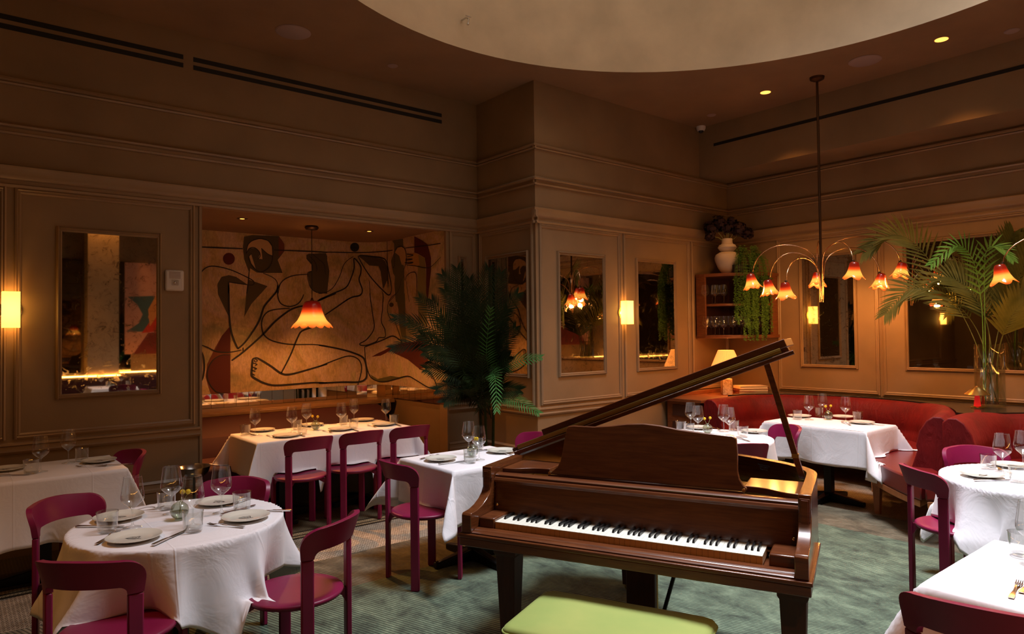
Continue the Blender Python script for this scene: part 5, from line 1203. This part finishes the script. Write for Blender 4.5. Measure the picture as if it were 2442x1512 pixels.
tips = [  # tip px, py, depth offset, mid px, py
 (1090,640,.1,1110,720),(1120,665,-.2,1130,750),(1165,640,.1,1150,720),(1195,650,.05,1175,740),(1060,690,-.1,1100,760),(1055,655,0,1105,720),(1140,690,-.4,1150,790),
 (1000,710,-.3,1075,790),(1030,715,-.15,1080,790),(940,758,-.35,1040,790),(975,770,-.5,1050,830),(935,830,-.45,1030,820),(1010,840,-.5,1070,850),(1210,740,-.15,1180,800),(1230,780,-.2,1190,840),
 (1170,735,-.55,1160,830),(1100,760,-.55,1120,850),(1290,852,-.45,1225,865),(1015,880,-.5,1080,890),(1040,930,-.5,1095,920),(1185,980,-.75,1180,900),(1285,985,-.6,1230,955),(1060,960,-.5,1100,940),
 (1215,850,-.3,1180,880),(1130,830,-.6,1130,900),(1235,700,0,1190,760),(1150,850,-.7,1150,930),(1080,820,-.6,1105,890),(1120,930,-.65,1125,950),(1200,900,-.5,1175,920),(1005,800,-.4,1070,840),(1025,860,-.35,1085,880),(1240,930,-.3,1190,930),(1050,760,0,1095,830),(1180,800,0,1165,880),(1105,700,.05,1115,800)]
for k, (tx, ty, dd, mx, my) in enumerate(tips):
    tip = relw(tx, ty, D0+dd, cL); mid = relw(mx, my, D0+dd*.6, cL); b0 = Vector((rr.uniform(-.06, .06), rr.uniform(-.06, .06), 1.0+rr.uniform(-.25, .25))); b0.z = min(b0.z, mid.z-.05)
    # keep inside the room
    tip.y = min(tip.y, YW-.10-PYL); mid.y = min(mid.y, YW-.12-PYL)
    if tip.y > YC-.06-PYL-0.0: tip.x = min(tip.x, XC-.08-PXL)
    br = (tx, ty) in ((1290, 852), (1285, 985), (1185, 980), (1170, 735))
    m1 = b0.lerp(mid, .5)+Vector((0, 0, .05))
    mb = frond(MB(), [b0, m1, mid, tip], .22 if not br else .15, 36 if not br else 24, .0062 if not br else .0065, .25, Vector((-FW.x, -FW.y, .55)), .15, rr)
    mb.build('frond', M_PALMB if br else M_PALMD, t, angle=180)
# glass vase with kentia fronds on the ledge
q = onZ(2362, 971, .873); vx, vy = min(q.x, 8.02), q.y; ZL = .873
t = thing('cylinder_vase', 'tall clear cylinder vase half filled with water on the booth ledge', 'vase', (vx, vy, ZL))
DV = (Vector((vx, vy, EYE))-CAM).dot(FW); VR = 31.0/FPX*DV; VH = 150.0/FPX*DV
MB().lathe([(.001, .002), (VR-.003, .002), (VR, .006), (VR, VH), (VR-.004, VH), (VR-.004, .012), (.001, .012)], 48, cap=False).build('glass_wall', M_GLASSV, t, angle=40)
MB().lathe([(.001, .014), (VR-.007, .014), (VR-.007, VH*.64), (.001, VH*.64)], 48, cap=False).build('water', M_GLASSV, t, angle=40)
t = thing('kentia_palm_stems', 'cut palm fronds arching out of the tall glass vase', 'palm fronds', (vx, vy, ZL))
cR = (vx, vy, ZL); rr = random.Random(4)
for k, (P, ll, m_, w, n) in enumerate((
  ([(2385,955,0),(2350,880,0),(2300,760,.1),(2200,600,.35),(2130,560,.5),(2060,600,.6)], .36, M_PALMG, .012, 34),
  ([(2370,955,0),(2355,860,0),(2320,770,.1),(2250,700,.2),(2170,690,.3),(2110,750,.35)], .34, M_PALMG, .010, 34),
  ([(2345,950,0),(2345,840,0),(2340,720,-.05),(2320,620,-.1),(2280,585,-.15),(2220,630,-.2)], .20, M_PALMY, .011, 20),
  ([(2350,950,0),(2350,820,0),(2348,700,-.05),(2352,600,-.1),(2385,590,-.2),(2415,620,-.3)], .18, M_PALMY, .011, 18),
  ([(2375,950,0),(2390,850,0),(2410,740,0),(2440,640,0),(2480,560,0)], .38, M_PALMG, .016, 26),
  ([(2360,950,0),(2365,850,0),(2350,760,0),(2310,690,.1),(2250,660,.2),(2180,700,.3)], .28, M_PALMG, .011, 28),
  ([(2380,950,0),(2385,850,0),(2400,780,-.1),(2440,720,-.2),(2500,700,-.3)], .34, M_PALMG, .016, 24),
  ([(2355,950,0),(2375,840,.05),(2395,720,.1),(2400,620,.15),(2420,560,.2)], .36, M_PALMG, .016, 26),
  ([(2340,950,0),(2360,830,.05),(2345,740,.1),(2300,670,.2),(2265,640,.25)], .32, M_PALMG, .013, 24))):
    pts = []
    for j, (x, y, dd) in enumerate(P):
        p = relw(x, y, DV+dd, cR); p.x = min(p.x, XR-.06-vx)
        if j == 0: p.z = .03
        if j <= 1:
            h = math.hypot(p.x, p.y); lim = VR*.7
            if h > lim: p.x *= lim/h; p.y *= lim/h
        pts.append(p)
    mb = frond(MB(), pts, ll, n, w, .30, Vector((-FW.x, -FW.y, .35)), .12, rr, .42); mb.v = [(min(a, XR-.035-vx), b, c) for a, b, c in mb.v]
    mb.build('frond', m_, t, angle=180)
# mushroom lamp
q = onZ(2331, 973, .873); t = thing('cordless_lamp', 'small brass cone-shade lamp with red stem on the booth ledge', 'table lamp', (q.x, q.y, .873))
MB().lathe([(.055, 0), (.057, .008), (.045, .016), (.035, .02), (.001, .02)], 28).build('base', M_BRASS, t); MB().lathe([(.030, .02), (.018, .135), (.001, .135)], 24).build('stem', M_REDL, t)
MB().lathe([(.112, .128), (.114, .131), (.07, .165), (.030, .195), (.012, .205), (.012, .212), (.001, .216)], 40).build('shade', M_BRASS, t, angle=30)

# ================================================================ REAR OF THE ROOM (seen in the mirrors)
S(MB().box(2.03, YB, 0, 2.55, -2.25, ZC), 'wall_pier_rear', wall_mat('pier_paint', (0.40, 0.30, 0.18)), smooth=False)
t = thing('rear_banquette', 'dark red banquette along the rear wall, seen in the left mirror', 'banquette', (3.0, -2.1, 0))
for x0, x1 in ((XL+.2, 8.0),):
    MB().box(x0-3, -.12, .0, x1-3, .34, .46).build('seat', M_DVELVET, t, bevel=.03); MB().box(x0-3, -.14, .46, x1-3, .0, .90).build('backrest', M_DVELVET, t, bevel=.03)
M_PINK = mat('painting_pink', (0.60, 0.32, 0.24), .8); PM = [M_PINK, mat('painting_teal', (0.06, 0.13, 0.14), .8), mat('painting_red', (0.55, 0.04, 0.02), .8), mat('painting_orange', (0.65, 0.28, 0.08), .8), mat('painting_maroon', (0.15, 0.02, 0.02), .8)]
pt_ = MB(); pt_.box(0, 0, 0, 1.9, .04, 1.84, 0)
def pp(poly, mi, o=.042): pt_.add([(x, o, z) for x, z in poly], [tuple(range(len(poly)))], mi)
pp([(.05, 1.15), (.55, 1.18), (.42, .75), (.50, .45), (.02, .45), (.25, .62), (.32, .80), (.22, 1.0)], 1); pp([(.62, 1.45), (.95, 1.45), (.95, .5), (.30, .42), (.55, .8)], 2, .044); pp([(.42, .9), (.62, 1.3), (.60, .8), (.45, .55)], 3, .046); pp([(.15, .0), (.42, .42), (1.4, .5), (1.5, 0)], 4, .045); pp([(1.1, .6), (1.8, .7), (1.7, 1.5), (1.2, 1.3)], 1)
o = pt_.build('abstract_painting', PM, smooth=False); o.location = (2.72, YB+.005, 1.30); tag(o, 'abstract painting of coloured shapes, reflected in the left mirror', 'painting')
mb = MB(); mb.box(XL+.1, YB+.002, .96, 2.0, YB+.03, 3.15); mb.box(2.58, YB+.002, .96, 2.83, YB+.03, 3.15); o = mb.build('wall_mirror', mirror_mat('dark_mirror', (.30, .27, .20)), smooth=False); tag(o, 'dark mirrored panels on the rear wall, reflected at left', 'mirror')
MB().box(2.56, YB+.035, .902, 8.0, -2.245, .955).build('rear_ledge', M_LEDGE, bevel=.004); tag(bpy.data.objects['rear_ledge'], 'wood ledge behind the rear banquette, seen in the left mirror', 'ledge')
mb = MB(); mb.box(XL+.2, -2.30, .905, 2.02, -2.28, .922); mb.box(2.57, -2.28, .956, 7.9, -2.262, .970); mb.box(2.02, -2.238, .905, 2.57, -2.22, .922)
o = mb.build('light_strip', mat('lit_amber_strip', (1, .6, .2), .5, emit=(1.0, .42, .08), es=45), smooth=False); tag(o, 'glowing amber light strip along the rear ledge, reflected in the left mirror', 'light strip')
for i, x in enumerate((1.0, 2.3, 3.6)):
    w_ = ('left', 'centre', 'right')[i]
    table_rect(x, -1.45, .70, .68, 'rear table reflected in the left mirror, %s one' % w_); cloth_rect(x, -1.45, .70, .68, .3, .3, 'white cloth on the %s rear table reflected at left' % w_, 20+i)
    place(CH, (x+.05, -.90, RUG), R_(-90), 'burgundy chair at the %s rear table' % w_, GCH)
    for k, (dx, dy) in enumerate(((-.15, -.12), (.17, -.1))): place(WG, (x+dx, -1.45+dy, TZ), 0, 'wine glass on the %s rear table, %s one' % (w_, ('left', 'right')[k])); place(TU, (x+dx+.1, -1.45+dy+.12, TZ), 0, 'tumbler on the %s rear table, %s one' % (w_, ('left', 'right')[k]))
    place(BV, (x, -1.45, TZ), 1.0, 'bud vase on the %s rear table' % w_)
